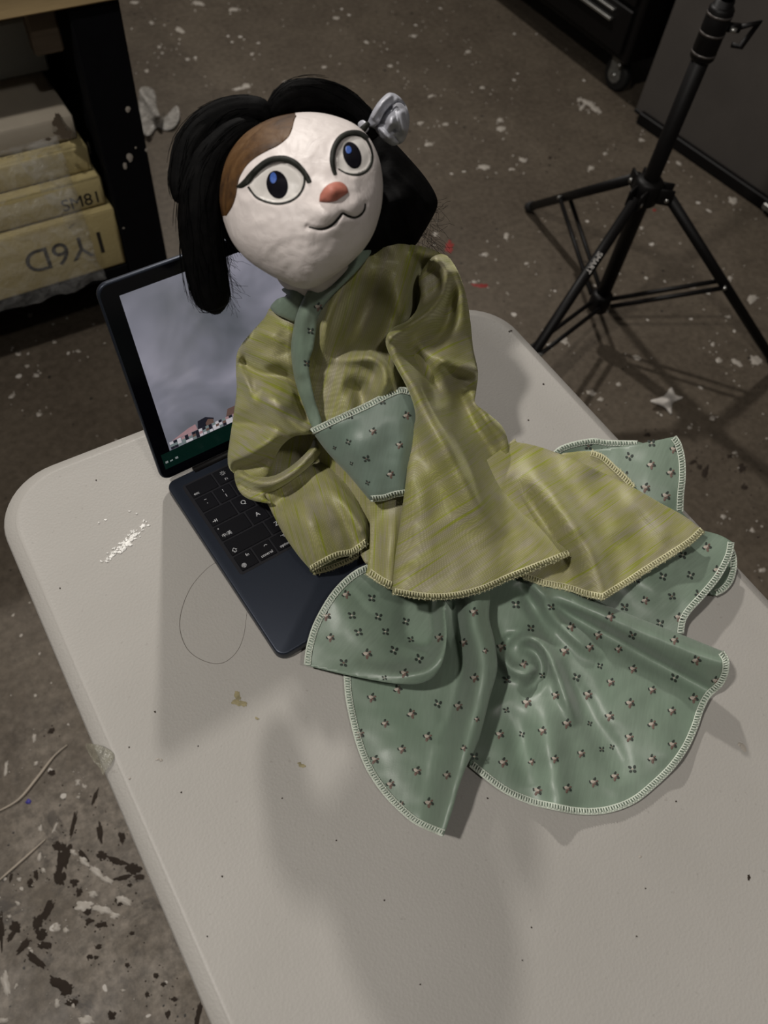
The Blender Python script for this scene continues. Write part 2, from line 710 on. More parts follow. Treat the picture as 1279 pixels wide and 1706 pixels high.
def mat_table():
    n = N('moulded_grey_plastic')
    co = n.coord('Object')
    big = n.noise(co, 5, 5, 0.6)
    base = n.ramp(big, [(0.3, (0.325, 0.311, 0.287)), (0.7, (0.365, 0.350, 0.325))])
    sp = n.noise(co, 160, 3, 0.6)
    base = n.mix(n.ramp(sp, [(0.66, (0, 0, 0)), (0.74, (0.35, 0.35, 0.35))]), base, (0.2, 0.185, 0.165))
    n.col(base)
    vo = n.node('ShaderNodeTexVoronoi')
    vo.inputs['Scale'].default_value = 420
    n.ln(co, vo.inputs['Vector'])
    fine = n.noise(co, 500, 3, 0.6)
    n.bump(n.math('ADD', vo.outputs['Distance'], fine), 0.22, 0.0006)
    n.set(Roughness=0.5)
    n.b.inputs['Specular IOR Level'].default_value = 0.4
    return n.m


def mat_head():
    n = N('white_painted_papier_mache')
    co = n.coord('Object')
    a = n.noise(co, 28, 5, 0.6)
    n.col(n.ramp(a, [(0.3, (0.60, 0.545, 0.525)), (0.7, (0.68, 0.625, 0.60))]))
    b = n.noise(co, 55, 4, 0.6, 0.6)
    n.bump(b, 0.3, 0.004)
    n.set(Roughness=0.5)
    n.b.inputs['Specular IOR Level'].default_value = 0.35
    return n.m


def mat_patch():
    n = N('brown_painted_patch')
    co = n.coord('Object', (1, 1, 1))
    a = n.noise(co, 26, 5, 0.65, 0.5)
    n.col(n.ramp(a, [(0.3, (0.016, 0.007, 0.003)), (0.5, (0.080, 0.037, 0.010)), (0.72, (0.145, 0.082, 0.035))]))
    n.bump(n.noise(co, 55, 4, 0.6, 0.6), 0.3, 0.003)
    n.set(Roughness=0.6)
    n.b.inputs['Specular IOR Level'].default_value = 0.25
    return n.m


def mat_hair():
    n = N('black_wool_hair')
    n.col(n.ramp(n.noise(n.coord('Object'), 120, 3), [(0.3, (0.0010, 0.0010, 0.0011)), (0.7, (0.0032, 0.0030, 0.0030))]))
    n.set(Roughness=0.72)
    n.b.inputs['Specular IOR Level'].default_value = 0.05
    n.bump(n.noise(n.coord('Object'), 300, 3), 0.3, 0.0008)
    return n.m


def mat_screen_photo():
    n = N('laptop_screen_blurred_photo')
    co = n.coord('UV', (1, 1, 1))
    a = n.noise(co, 2.3, 3, 0.5, 0.4)
    c = n.ramp(a, [(0.3, (0.075, 0.080, 0.092)), (0.5, (0.15, 0.15, 0.18)), (0.72, (0.27, 0.26, 0.31))])
    n.col((0.01, 0.01, 0.01))
    n.ln(c, n.b.inputs['Emission Color'])
    n.b.inputs['Emission Strength'].default_value = 1.0
    n.set(Roughness=0.15)
    return n.m


def emit(name, c, s=1.0, rough=0.2):
    n = N(name)
    v = n.noise(n.coord(), 300, 2)
    n.ln(n.ramp(v, [(0.3, tuple(x * 0.85 for x in c)), (0.7, c)]), n.b.inputs['Emission Color'])
    n.col(tuple(x * 0.05 for x in c))
    n.b.inputs['Emission Strength'].default_value = s
    n.set(Roughness=rough)
    return n.m


def mat_film(name, alpha, col=(0.8, 0.8, 0.78), rough=0.12):
    n = N(name)
    v = n.noise(n.coord(), 40, 4, 0.6, 1.0)
    n.col(col)
    n.ln(n.ramp(v, [(0.35, (alpha * .5,) * 3), (0.7, (alpha * 1.5,) * 3)]), n.b.inputs['Alpha'])
    n.bump(v, 0.6, 0.01)
    n.set(Roughness=rough)
    return n.m


def mat_foam():
    n = N('yellowed_foam')
    a = n.noise(n.coord('Object', (1, 1, 1)), 7, 4)
    n.col(n.ramp(a, [(0.3, (0.36, 0.29, 0.13)), (0.7, (0.45, 0.38, 0.19))]))
    n.bump(n.noise(n.coord(), 150, 3), 0.3, 0.002)
    n.set(Roughness=0.6)
    return n.m


def mat_wood(name, c):
    n = N(name)
    a = n.noise(n.coord('Object', (3, 40, 40)), 1.0, 4, 0.6, 0.3)
    n.col(n.ramp(a, [(0.3, tuple(x * .7 for x in c)), (0.7, tuple(x * 1.15 for x in c))]))
    n.set(Roughness=0.55)
    return n.m


ROBE = mat_robe()
SKIRT = mat_skirt()
SASH = mat_skirt('sage_sash_cloth', (0.160, 0.210, 0.175))
ROBE_SHADE = simple('shade_dark_robe', (0.05, 0.055, 0.015), 0.7)  # robe olive darkened: shade of the cuff opening put into the colour
THREAD = simple('pale_overlock_thread', (0.50, 0.54, 0.43), 0.6, nscale=200)
THREAD_G = simple('pale_green_overlock_thread', (0.52, 0.57, 0.49), 0.6, nscale=200)
THREAD_Y = simple('pale_yellow_overlock_thread', (0.56, 0.54, 0.34), 0.6, nscale=200)
BUD = simple('pale_bud_thread', (0.38, 0.335, 0.285), 0.6, nscale=300)
LEAF = simple('dark_leaf_thread', (0.022, 0.030, 0.024), 0.7, nscale=300)
PETAL = simple('rosy_brown_petal_thread', (0.13, 0.082, 0.066), 0.6, nscale=300)
FLOWER = [BUD, LEAF, PETAL]
HEAD = mat_head()
PATCH = mat_patch()
HAIR = mat_hair()
BLACKPAINT = simple('black_brush_paint', (0.010, 0.011, 0.008), 0.6, var=0.4, nscale=120, spec=0.15)
IRIS = simple('black_iris_paint', (0.004, 0.0035, 0.006), 0.7, nscale=100, spec=0.06)
BLUE = simple('blue_highlight_paint', (0.045, 0.105, 0.36), 0.4, var=0.3, nscale=400)
EYEWHITE = simple('eye_white_socket_shade', (0.585, 0.56, 0.53), 0.45, var=0.06, nscale=60, bump=0.1)  # face white, greyed so the colour carries the eye sockets' shading
NOSEP = simple('coral_nose_paint', (0.40, 0.14, 0.10), 0.6, var=0.25, nscale=110, spec=0.25, bump=0.3)
SATIN = simple('silver_blue_satin', (0.44, 0.45, 0.50), 0.36, var=0.06, spec=0.6, nscale=60)
TABLE = mat_table()
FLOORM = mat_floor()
LAPTOP = simple('midnight_anodised_aluminium', (0.022, 0.028, 0.042), 0.42, 0.55, nscale=800, var=0.06)
KEYWELL = simple('black_key_well', (0.012, 0.012, 0.015), 0.5, spec=0.3)
KEYCAP = simple('black_key_cap', (0.0040, 0.0040, 0.0058), 0.5, var=0.1, spec=0.2)
LEGEND = simple('white_key_legend', (0.55, 0.56, 0.58), 0.6)
GLASSB = simple('black_screen_glass', (0.002, 0.002, 0.004), 0.16, spec=0.15)
BLACKMETAL = simple('black_powder_coat', (0.0035, 0.003, 0.003), 0.5, spec=0.2)
BLACKPOST = simple('black_painted_wood', (0.003, 0.003, 0.004), 0.7, spec=0.08)
CHROME = simple('dull_silver_metal', (0.42, 0.42, 0.40), 0.35, 0.9)
GREYPANEL = simple('brown_grey_panel', (0.055, 0.048, 0.042), 0.8, nscale=8, var=0.1)
RUBBER = simple('black_rubber', (0.008, 0.008, 0.008), 0.7)
FOAM = mat_foam()
FOAMTOP = simple('pinkish_foam_top', (0.34, 0.30, 0.24), 0.6, nscale=9)
WOOD = mat_wood('pale_plywood', (0.42, 0.31, 0.16))
BRACKET = mat_wood('weathered_wood', (0.12, 0.09, 0.06))
WHITEBOX = simple('grey_white_board', (0.36, 0.37, 0.34), 0.6, nscale=9)
INK = simple('marker_ink', (0.015, 0.013, 0.01), 0.6)
WHITEPAINT = simple('white_dried_paint', (0.34, 0.31, 0.27), 0.45, nscale=90)
DARKPAINT = simple('black_dried_paint', (0.030, 0.023, 0.018), 0.85, spec=0.08, nscale=60)
REDPAINT = simple('red_dried_paint', (0.20, 0.022, 0.018), 0.5)
BLUEPAINT = simple('blue_dried_paint', (0.04, 0.035, 0.25), 0.5)
GLUE = simple('dried_white_glue', (0.8, 0.79, 0.76), 0.45)
SMUDGE = simple('olive_smudge', (0.22, 0.19, 0.10), 0.6, nscale=200, var=0.3)
FILM = mat_film('clear_wrap_film', 0.07)
TAPE = mat_film('clear_sticky_tape', 0.30, (0.30, 0.29, 0.22), 0.25)
SCRAP = mat_film('milky_plastic', 0.75, (0.36, 0.34, 0.31), 0.3)
PAPER = simple('white_paper', (0.5, 0.47, 0.43), 0.7)
STRING = simple('off_white_string', (0.36, 0.31, 0.25), 0.6)
HAIRLINE = simple('loose_dark_fibre', (0.12, 0.105, 0.09), 0.6)


def text(body, mat, parent, origin, xd, yd, size, name='legend', depth=0.00006, align='CENTER'):
    cu = bpy.data.curves.new('lettering', 'FONT')
    cu.body = body
    cu.size = size
    cu.align_x = align
    cu.align_y = 'CENTER'
    cu.extrude = depth
    tmp = bpy.data.objects.new('lettering', cu)
    me = bpy.data.meshes.new_from_object(tmp)
    bpy.data.objects.remove(tmp)
    xd, yd = Vector(xd).normalized(), Vector(yd)
    zd = xd.cross(yd).normalized()
    yd = zd.cross(xd).normalized()
    vs = [Vector(origin) + xd * v.co.x + yd * v.co.y + zd * v.co.z for v in me.vertices]
    fs = [list(p.vertices) for p in me.polygons]
    bpy.data.meshes.remove(me)
    if not vs:
        return None
    return obj(name, vs, fs, mat, parent, False)


def rrect(x0, y0, x1, y1, r, n=6):
    out = []
    for cx, cy, a in ((x1 - r, y0 + r, -90), (x1 - r, y1 - r, 0), (x0 + r, y1 - r, 90), (x0 + r, y0 + r, 180)):
        for i in range(n + 1):
            g = math.radians(a + 90 * i / n)
            out.append((cx + r * math.cos(g), cy + r * math.sin(g)))
    return out


def frame(o, x, y, z):
    m = Matrix.Identity(4)
    for i, a in enumerate((x, y, z)):
        a = Vector(a)
        for k in range(3):
            m[k][i] = a[k]
    for k in range(3):
        m[k][3] = o[k]
    return m


# ------------------------------------------------------------------ floor
mb = MB()
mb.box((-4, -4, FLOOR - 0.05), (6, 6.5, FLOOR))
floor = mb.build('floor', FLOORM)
floor['kind'] = 'structure'


def blob(mb, x, y, rx, ry, ang=0.0, z=FLOOR, h=0.0012, n=30, rough=0.36):
    """irregular dried drop lying on the floor or table; radii in photo pixels"""
    a = math.radians(ang)
    h *= rnd.uniform(0.7, 1.4)
    ca, sa = math.cos(a), math.sin(a)
    ring, top = [], []
    for i in range(n):
        g = 2 * math.pi * i / n
        k = 1 + rough * (1.5 * mnoise.noise(Vector((x * .37 + math.cos(g) * 1.3, y * .37 + math.sin(g) * 1.3, 1.0))) + 1.1 * mnoise.noise(Vector((x * .37 + math.cos(g) * 4, y * .37 + math.sin(g) * 4, 5.0))) + rnd.uniform(-.2, .2))
        for kk, hh, dst in ((1, 0.0001, ring), (0.75, h, top)):
            px, py = rx * k * kk * math.cos(g), ry * k * kk * math.sin(g)
            dst.append(at(x + px * ca - py * sa, y + px * sa + py * ca, z + 0.0002) + Vector((0, 0, hh)))
    fs = [list(range(n, 2 * n))]
    for i in range(n):
        j = (i + 1) % n
        fs.append([i, j, n + j, n + i])
    f2 = [f[::-1] for f in fs]
    mb.add(ring + top, f2)


def spat(lst, name, mat, parent, z=FLOOR, h=0.0012):
    mb = MB()
    if z == FLOOR and len(lst) > 20:              # small drops thrown around the larger ones
        lst = lst + [(s[0] + rnd.gauss(0, 14), s[1] + rnd.gauss(0, 12), rnd.uniform(.8, 2.2), rnd.uniform(.8, 2.0), rnd.uniform(-60, 60)) for s in lst for _ in range(3)]
    for s in lst:
        k = 0.8 if z == FLOOR else 1.0
        blob(mb, s[0], s[1], s[2] * k, s[3] * k, *s[4:], z=z, h=h)
    o = mb.build(name, mat, parent, True)
    return stuff(o)


white = [(832, 200, 6, 4, 10), (835, 215, 9, 6, 0), (806, 278, 12, 5, 5), (870, 266, 8, 4, 30), (852, 282, 6, 3, 0), (980, 172, 14, 5, 25), (992, 182, 12, 5, 30), (970, 178, 8, 4, -40),
         (965, 166, 6, 4, -30), (985, 280, 6, 4, 0), (1008, 256, 5, 3, 0), (1068, 233, 6, 3, 20), (843, 393, 5, 7, 10), (808, 424, 7, 4, 0), (877, 439, 4, 3, 0), (1069, 380, 4, 3, 0),
         (1150, 476, 6, 5, 0), (1157, 477, 4, 4, 0), (1203, 462, 5, 3, 0), (1216, 463, 5, 4, 0), (1253, 498, 11, 8, -40), (1214, 528, 4, 4, 0), (938, 567, 12, 6, 10), (916, 576, 7, 6, 0),
         (918, 548, 8, 4, 15), (1187, 574, 4, 4, 0), (1197, 600, 7, 5, 30), (1227, 604, 14, 5, 35), (1258, 600, 13, 9, 10), (1220, 334, 10, 7, 10), (1130, 272, 7, 3, 40),
         (1060, 596, 8, 5, 20), (985, 655, 9, 6, 30), (1000, 665, 6, 4, 0), (1030, 640, 5, 4, 0), (1187, 697, 6, 5, 0), (1148, 712, 5, 4, 0), (1205, 861, 6, 4, 20), (1253, 884, 6, 4, 20),
         (1270, 950, 7, 4, 0), (1224, 754, 5, 3, 0),
         (300, 50, 10, 5, 30), (252, 38, 5, 3, 10), (312, 99, 5, 3, 0), (244, 118, 5, 3, 0), (330, 5, 12, 4, 10), (265, 78, 4, 2, 0), (270, 88, 3, 2, 0), (224, 4, 8, 3, 0),
         (388, 16, 10, 4, -10), (410, 143, 8, 4, 0), (398, 148, 12, 3, -10), (476, 137, 6, 4, -10), (540, 112, 5, 3, 0), (700, 205, 7, 3, -10), (714, 240, 8, 4, 0), (718, 160, 6, 3, -20),
         (742, 207, 6, 3, 0), (420, 90, 4, 3, 0), (560, 30, 7, 3, 0), (610, 70, 5, 3, 10), (690, 60, 6, 3, 0), (650, 110, 5, 3, 0), (780, 86, 5, 3, 0), (803, 146, 5, 3, 0),
         (725, 390, 5, 4, 0), (790, 470, 5, 3, 0),
         (60, 625, 5, 4, 10), (20, 660, 8, 4, -20), (65, 690, 6, 4, 0), (45, 610, 5, 3, 0), (90, 570, 4, 3, 0), (130, 585, 5, 3, 0), (30, 590, 6, 3, 10),
         (10, 1280, 4, 16, 5), (57, 1229, 4, 9, 10), (60, 1272, 5, 4, 0), (130, 1303, 6, 6, 0), (140, 1310, 6, 4, 40), (130, 1328, 4, 3, 0), (67, 1380, 4, 8, 0), (92, 1378, 3, 12, 25),
         (66, 1428, 4, 9, 15), (72, 1450, 6, 5, 0), (32, 1465, 5, 4, 0), (16, 1527, 4, 4, 0), (30, 1505, 6, 4, 30), (140, 1510, 18, 11, -10), (172, 1516, 22, 9, 12), (205, 1500, 18, 8, 10),
         (155, 1490, 10, 7, 0), (190, 1525, 10, 6, 10), (122, 1420, 8, 6, 40), (140, 1435, 14, 6, 42), (160, 1452, 16, 7, 38), (178, 1466, 14, 6, 30), (95, 1545, 8, 10, 20), (110, 1550, 5, 7, 0),
         (10, 1640, 8, 24, -8), (27, 1643, 3, 8, 30), (6, 1700, 12, 7, 0), (143, 1700, 16, 10, 0), (95, 1672, 6, 10, 10), (50, 1580, 4, 3, 0), (122, 1676, 4, 6, 0), (205, 1650, 5, 3, 0)]
spat(white, 'white_paint_splatter', WHITEPAINT, floor)
dark = [(105, 1430, 13, 34, 10), (122, 1375, 5, 28, 12), (98, 1410, 12, 9, 0), (100, 1462, 12, 16, 0), (140, 1430, 6, 22, -30), (166, 1385, 5, 26, -4), (170, 1425, 11, 9, 0), (195, 1435, 22, 7, 20),
        (222, 1448, 15, 12, 10), (205, 1462, 18, 5, -15), (232, 1462, 12, 6, 0), (158, 1328, 4, 16, 22), (203, 1395, 6, 12, -10), (86, 1288, 8, 6, 0), (85, 1218, 8, 6, -20),
        (80, 1515, 9, 26, 35), (62, 1540, 11, 20, 10), (40, 1575, 7, 24, 38), (26, 1545, 11, 12, 0), (75, 1575, 15, 8, 10), (70, 1556, 12, 12, 0), (60, 1600, 24, 8, 40), (100, 1640, 26, 10, 35),
        (18, 1560, 5, 18, 35), (2, 1550, 5, 40, 0), (124, 1470, 9, 8, 0), (132, 1486, 6, 10, 10), (145, 1520, 9, 7, 0), (199, 1502, 9, 9, 0), (148, 1535, 9, 6, -30), (165, 1542, 8, 5, 10),
        (174, 1540, 5, 6, 0), (150, 1594, 6, 5, 0), (164, 1577, 7, 5, 0), (212, 1608, 6, 5, 0), (187, 1692, 9, 9, 0), (245, 1658, 5, 6, 0), (220, 1555, 5, 4, 0), (160, 1595, 5, 4, 0),
        (110, 1650, 10, 16, 30), (120, 1670, 12, 8, 0), (330, 1690, 6, 26, 10), (290, 1665, 7, 5, 0), (272, 1640, 6, 5, 0), (260, 1625, 6, 6, 0), (280, 1690, 5, 9, 10), (50, 1470, 6, 9, 10),
        (60, 1458, 5, 10, 0), (18, 1462, 4, 10, 10), (216, 1475, 5, 4, 0),
        (1155, 770, 10, 4, -20), (1175, 785, 6, 14, 10), (1165, 778, 6, 6, 0), (1240, 812, 7, 5, 0), (1215, 760, 6, 4, 0), (916, 263, 4, 3, 0), (915, 275, 3, 2, 0), (1078, 725, 7, 4, 0), (1100, 735, 6, 4, 0),
        (1235, 780, 8, 10, 10)]
spat(dark, 'dark_paint_stain', DARKPAINT, floor, h=0.0006)
spat([(800, 476, 16, 4, 3), (748, 412, 8, 12, 10), (1090, 350, 4, 3, 0)], 'red_paint_stain', REDPAINT, floor, h=0.0006)
spat([(47, 1336, 6, 5, 0)], 'blue_paint_drop', BLUEPAINT, floor)


def string(name, pts, r, label, cat, mat, z=FLOOR, group=None):
    ln = spline([(*p,) for p in pts], 6)
    mb = MB()
    mb.tube([at(p[0], p[1], z + r) for p in ln], [r * (0.35 + 0.65 * min(1, 3 * min(i, len(ln) - 1 - i) / len(ln))) for i in range(len(ln))], 6)
    return tag(mb.build(name, mat, None, True), label, cat, group)


string('string', [(-12, 1356), (30, 1333), (62, 1296), (90, 1260), (112, 1241)], 0.0026, 'longer curved off-white string on the floor left of the table', 'string', STRING)
string('string', [(-10, 1474), (35, 1435), (76, 1398)], 0.0022, 'shorter straight off-white string on the floor below the curved one', 'string', STRING)

# crumpled scraps on the floor


def scrap(name, outline, label, cat, mat, hz=0.02, seed=1):
    c = np.array(outline, float).mean(0)
    ctrl = [(x, y, FLOOR + 0.002 + rnd.uniform(0, .6) * hz) for x, y in outline] + [(c[0], c[1], FLOOR + hz)]
    s = Surf(ctrl, [([(outline[0][0], outline[0][1]), (c[0], c[1])], 7, hz * .7)], 0.01, seed)
    s.zmin = FLOOR + 0.001
    return tag(sheet(name, outline, s, mat, None, 4.0, 0.0012), label, cat)


scrap('plastic_scrap', [(232, 150), (256, 150), (262, 180), (272, 196), (294, 176), (299, 195), (290, 212), (275, 218), (262, 212), (248, 226), (236, 215)],
      'crumpled milky plastic scrap on the floor right of the black post', 'plastic scrap', SCRAP, 0.03, 2)
scrap('paper_scrap', [(1083, 668), (1105, 660), (1118, 645), (1125, 658), (1138, 662), (1120, 672), (1118, 690), (1106, 678)],
      'small torn white paper scrap on the floor right of the table', 'paper scrap', PAPER, 0.012, 3)

# ------------------------------------------------------------------ folding table
TX0, TX1, TY0, TY1 = -0.062, 0.536, -0.69, 0.5245
table = thing('folding_table', 'off-white moulded plastic folding table with rounded corners under the doll', 'table', (0.237, -0.08, FLOOR))
rings = []
for inset, z, r in ((0.0145, 0.0, 0.054), (0.0128, 0.0005, 0.055), (0.0112, -0.0004, 0.056), (0.010, -0.0012, 0.057), (0.0018, -0.0040, 0.062), (0.0, -0.008, 0.063), (0.0, -0.034, 0.063), (0.003, -0.037, 0.062)):
    rings.append([Vector((x, y, z)) for x, y in rrect(TX0 + inset, TY0 + inset, TX1 - inset, TY1 - inset, r, 12)])
n = len(rings[0])
vs = [p for r_ in rings for p in r_]
fs = [list(range(n)), list(range((len(rings) - 1) * n, len(rings) * n))[::-1]]
for k in range(len(rings) - 1):
    for i in range(n):
        j = (i + 1) % n
        fs.append([k * n + j, k * n + i, (k + 1) * n + i, (k + 1) * n + j])
top = obj('table_top', vs, fs, TABLE, table, True)
for y0 in (0.30, -0.45):
    mb = MB()
    for x in (0.05, 0.42):
        mb.tube([(x, y0, -0.037), (x, y0, FLOOR)], 0.0125, 10)
    mb.tube([(0.05, y0, -0.60), (0.42, y0, -0.60)], 0.009, 8)
    mb.tube([(0.05, y0, -0.05), (0.42, y0, -0.05)], 0.009, 8)
    mb.build('leg_frame', BLACKMETAL, table, True)
flk = []
for i in range(95):
    t = rnd.gauss(0.5, 0.24)
    flk.append((176 + 68 * t + rnd.gauss(0, 4), 936 - 62 * t + rnd.gauss(0, 5), rnd.uniform(0.9, 3.4), rnd.uniform(0.8, 2.0), rnd.uniform(-70, 20)))
flk += [(238, 876, 5, 3, -50), (222, 893, 5, 3, -50), (212, 906, 5, 4, -40), (206, 915, 5, 3, -50), (186, 926, 4, 3, -30), (165, 871, 2, 1.2, 0), (176, 866, 3, 1.2, 0), (216, 852, 2, 1, 0), (228, 856, 2, 1, 0)]
spat(flk, 'glue_residue', GLUE, top, z=0.0, h=0.0006)
sm = [(395, 1160, 8, 5, 70), (400, 1172, 12, 5, 20), (390, 1170, 5, 4, 0), (428, 1197, 4, 2, 30), (503, 1276, 6, 3, 10), (499, 1272, 3, 2, 0)]
spat(sm, 'smudge', SMUDGE, top, z=0.0, h=0.00015)
dots = [(258, 1186, 1.5, 1.5), (330, 1243, 1.2, 1.2), (302, 1320, 1.5, 1.4), (370, 1460, 1.6, 1.6), (1247, 1462, 3, 5), (1262, 895, 2, 1.5), (850, 552, 3, 2), (1126, 1335, 1.5, 1.5), (812, 1330, 1.4, 1.4), (905, 640, 1.6, 1.4),
        (640, 1500, 1.5, 1.4), (870, 1600, 1.5, 1.2), (1075, 1480, 1.2, 1.2), (880, 700, 1.5, 1.2), (560, 1400, 1.3, 1.3), (1060, 1560, 1.5, 1.3), (215, 1245, 1.3, 1.3), (265, 1265, 1.2, 1.2), (470, 1330, 1.2, 1.2),
        (290, 780, 1.2, 1.2), (160, 800, 1.2, 1.2), (100, 980, 1.4, 1.4), (345, 1560, 1.3, 1.3), (700, 1640, 1.4, 1.4), (885, 1545, 1.4, 1.4)]
spat(dots, 'dark_specks', DARKPAINT, top, z=0.0, h=0.0002)
wd = [(1238, 1246, 7, 4, 60), (1232, 1240, 4, 3, 0), (1066, 1427, 3, 2, 0), (268, 1266, 3, 2, 0), (262, 1265, 3, 1.5, 0), (216, 1297, 2, 1.5, 0)]
spat(wd, 'white_specks', WHITEPAINT, top, z=0.0, h=0.0003)
ts = Surf([(145, 1240, -.006), (150, 1246, 0.0012), (180, 1240, 0.0006), (190, 1260, 0.0008), (176, 1290, 0.0006), (165, 1262, 0.0006), (158, 1290, -0.004), (150, 1265, -0.004), (143, 1250, -0.010)], [([(172, 1246), (160, 1268)], 2, 0.0014), ([(178, 1250), (188, 1258), (178, 1276)], 2, 0.0012)], 0.0005, 3)
ts.zmin = -0.012
tag(sheet('sticky_tape', [(142, 1241), (154, 1239), (172, 1244), (190, 1256), (186, 1272), (176, 1285), (171, 1292), (166, 1280), (154, 1266)], ts, TAPE, None, 3.0, 0.0003),
    'wrinkled piece of clear sticky tape folded over the left edge of the table', 'tape')
string('loose_fibre', [(372, 930), (345, 947), (317, 980), (301, 1022), (301, 1056), (316, 1086), (345, 1103), (372, 1104), (394, 1086), (406, 1058), (411, 1020)], 0.00022,
       'thin dark hair looped on the table left of the laptop', 'hair', HAIRLINE, z=0.0)

# ------------------------------------------------------------------ laptop
ZT = 0.012
A0 = at(275, 805, ZT)
ld_ = (A0 - at(466, 1096, ZT)).normalized()
ln_ = Vector((ld_.y, -ld_.x, 0)).normalized()
LF = frame(A0 - Vector((0, 0, ZT)), ln_, ld_, Vector((0, 0, 1)))     # x right, y to the rear, z up; rear-left corner
laptop = thing('laptop', 'open dark blue laptop with black keys on the table behind the doll', 'laptop', LF @ Vector((0.152, -0.106, 0.0)))


def lbox(lo, hi, ch=0.0, mbx=None, fr=None):
    m = mbx or MB()
    m.box(lo, hi, ch, fr or LF)
    return m


mb = MB()
mb.prism(rrect(0, -0.2117, 0.304, 0, 0.009), 0.001, ZT, LF)
base = bevelled(mb.build('base', LAPTOP, laptop), 0.0018)
mb = MB()
mb.prism(rrect(0.0112, -0.1255, 0.2928, -0.0116, 0.003, 3), ZT - 0.0002, ZT + 0.00025, LF)
mb.build('key_well', KEYWELL, laptop)
mb = MB()
mb.prism(rrect(0.088, -0.206, 0.216, -0.131, 0.004, 4), ZT - 0.0002, ZT + 0.0002, LF)
mb.build('trackpad', LAPTOP, laptop)
mb = MB()
mb.tube([LF @ Vector((0.03, -0.0005, ZT - 0.001)), LF @ Vector((0.274, -0.0005, ZT - 0.001))], 0.0038, 12)
mb.build('hinge', BLACKMETAL, laptop, True)

U, VP = 0.019, 0.0185
rows = [
    [('esc', 1.5)] + [('F%d' % i, 1) for i in range(1, 13)] + [('', 1)],
    [('~\n`', 1), ('!\n1', 1), ('@\n2', 1), ('#\n3', 1), ('$\n4', 1), ('%\n5', 1), ('^\n6', 1), ('&\n7', 1), ('*\n8', 1), ('(\n9', 1), (')\n0', 1), ('_\n-', 1), ('+\n=', 1), ('delete', 1.5)],
    [('TAB', 1.5)] + [(c, 1) for c in 'QWERTYUIOP'] + [('[', 1), (']', 1), ('\\', 1)],
    [('CAPS', 1.75)] + [(c, 1) for c in 'ASDFGHJKL'] + [(';', 1), ("'", 1), ('return', 1.75)],
    [('SHIFT', 2.25)] + [(c, 1) for c in 'ZXCVBNM'] + [(',', 1), ('.', 1), ('/', 1), ('', 2.25)],
    [('FN', 1), ('control', 1), ('option', 1), ('command', 1.25), ('', 5), ('command', 1.25), ('option', 1), ('', 1), ('', 1), ('', 1)],
]


def seg2(mb, pts, w, z):
    """flat printed line on a key, in key-plane coordinates"""
    for (x0, y0), (x1, y1) in zip(pts[:-1], pts[1:]):
        d = Vector((x1 - x0, y1 - y0, 0)).normalized()
        s = Vector((-d.y, d.x, 0)) * w / 2
        e = d * w * 0.4
        a, b = Vector((x0, y0, 0)) - e, Vector((x1, y1, 0)) + e
        q = [a - s, b - s, b + s, a + s]
        v = [LF @ (p + Vector((0, 0, z))) for p in q] + [LF @ (p + Vector((0, 0, z + 0.0001))) for p in q]
        mb.add(v, [[3, 2, 1, 0], [4, 5, 6, 7], [0, 1, 5, 4], [1, 2, 6, 5], [2, 3, 7, 6], [3, 0, 4, 7]])


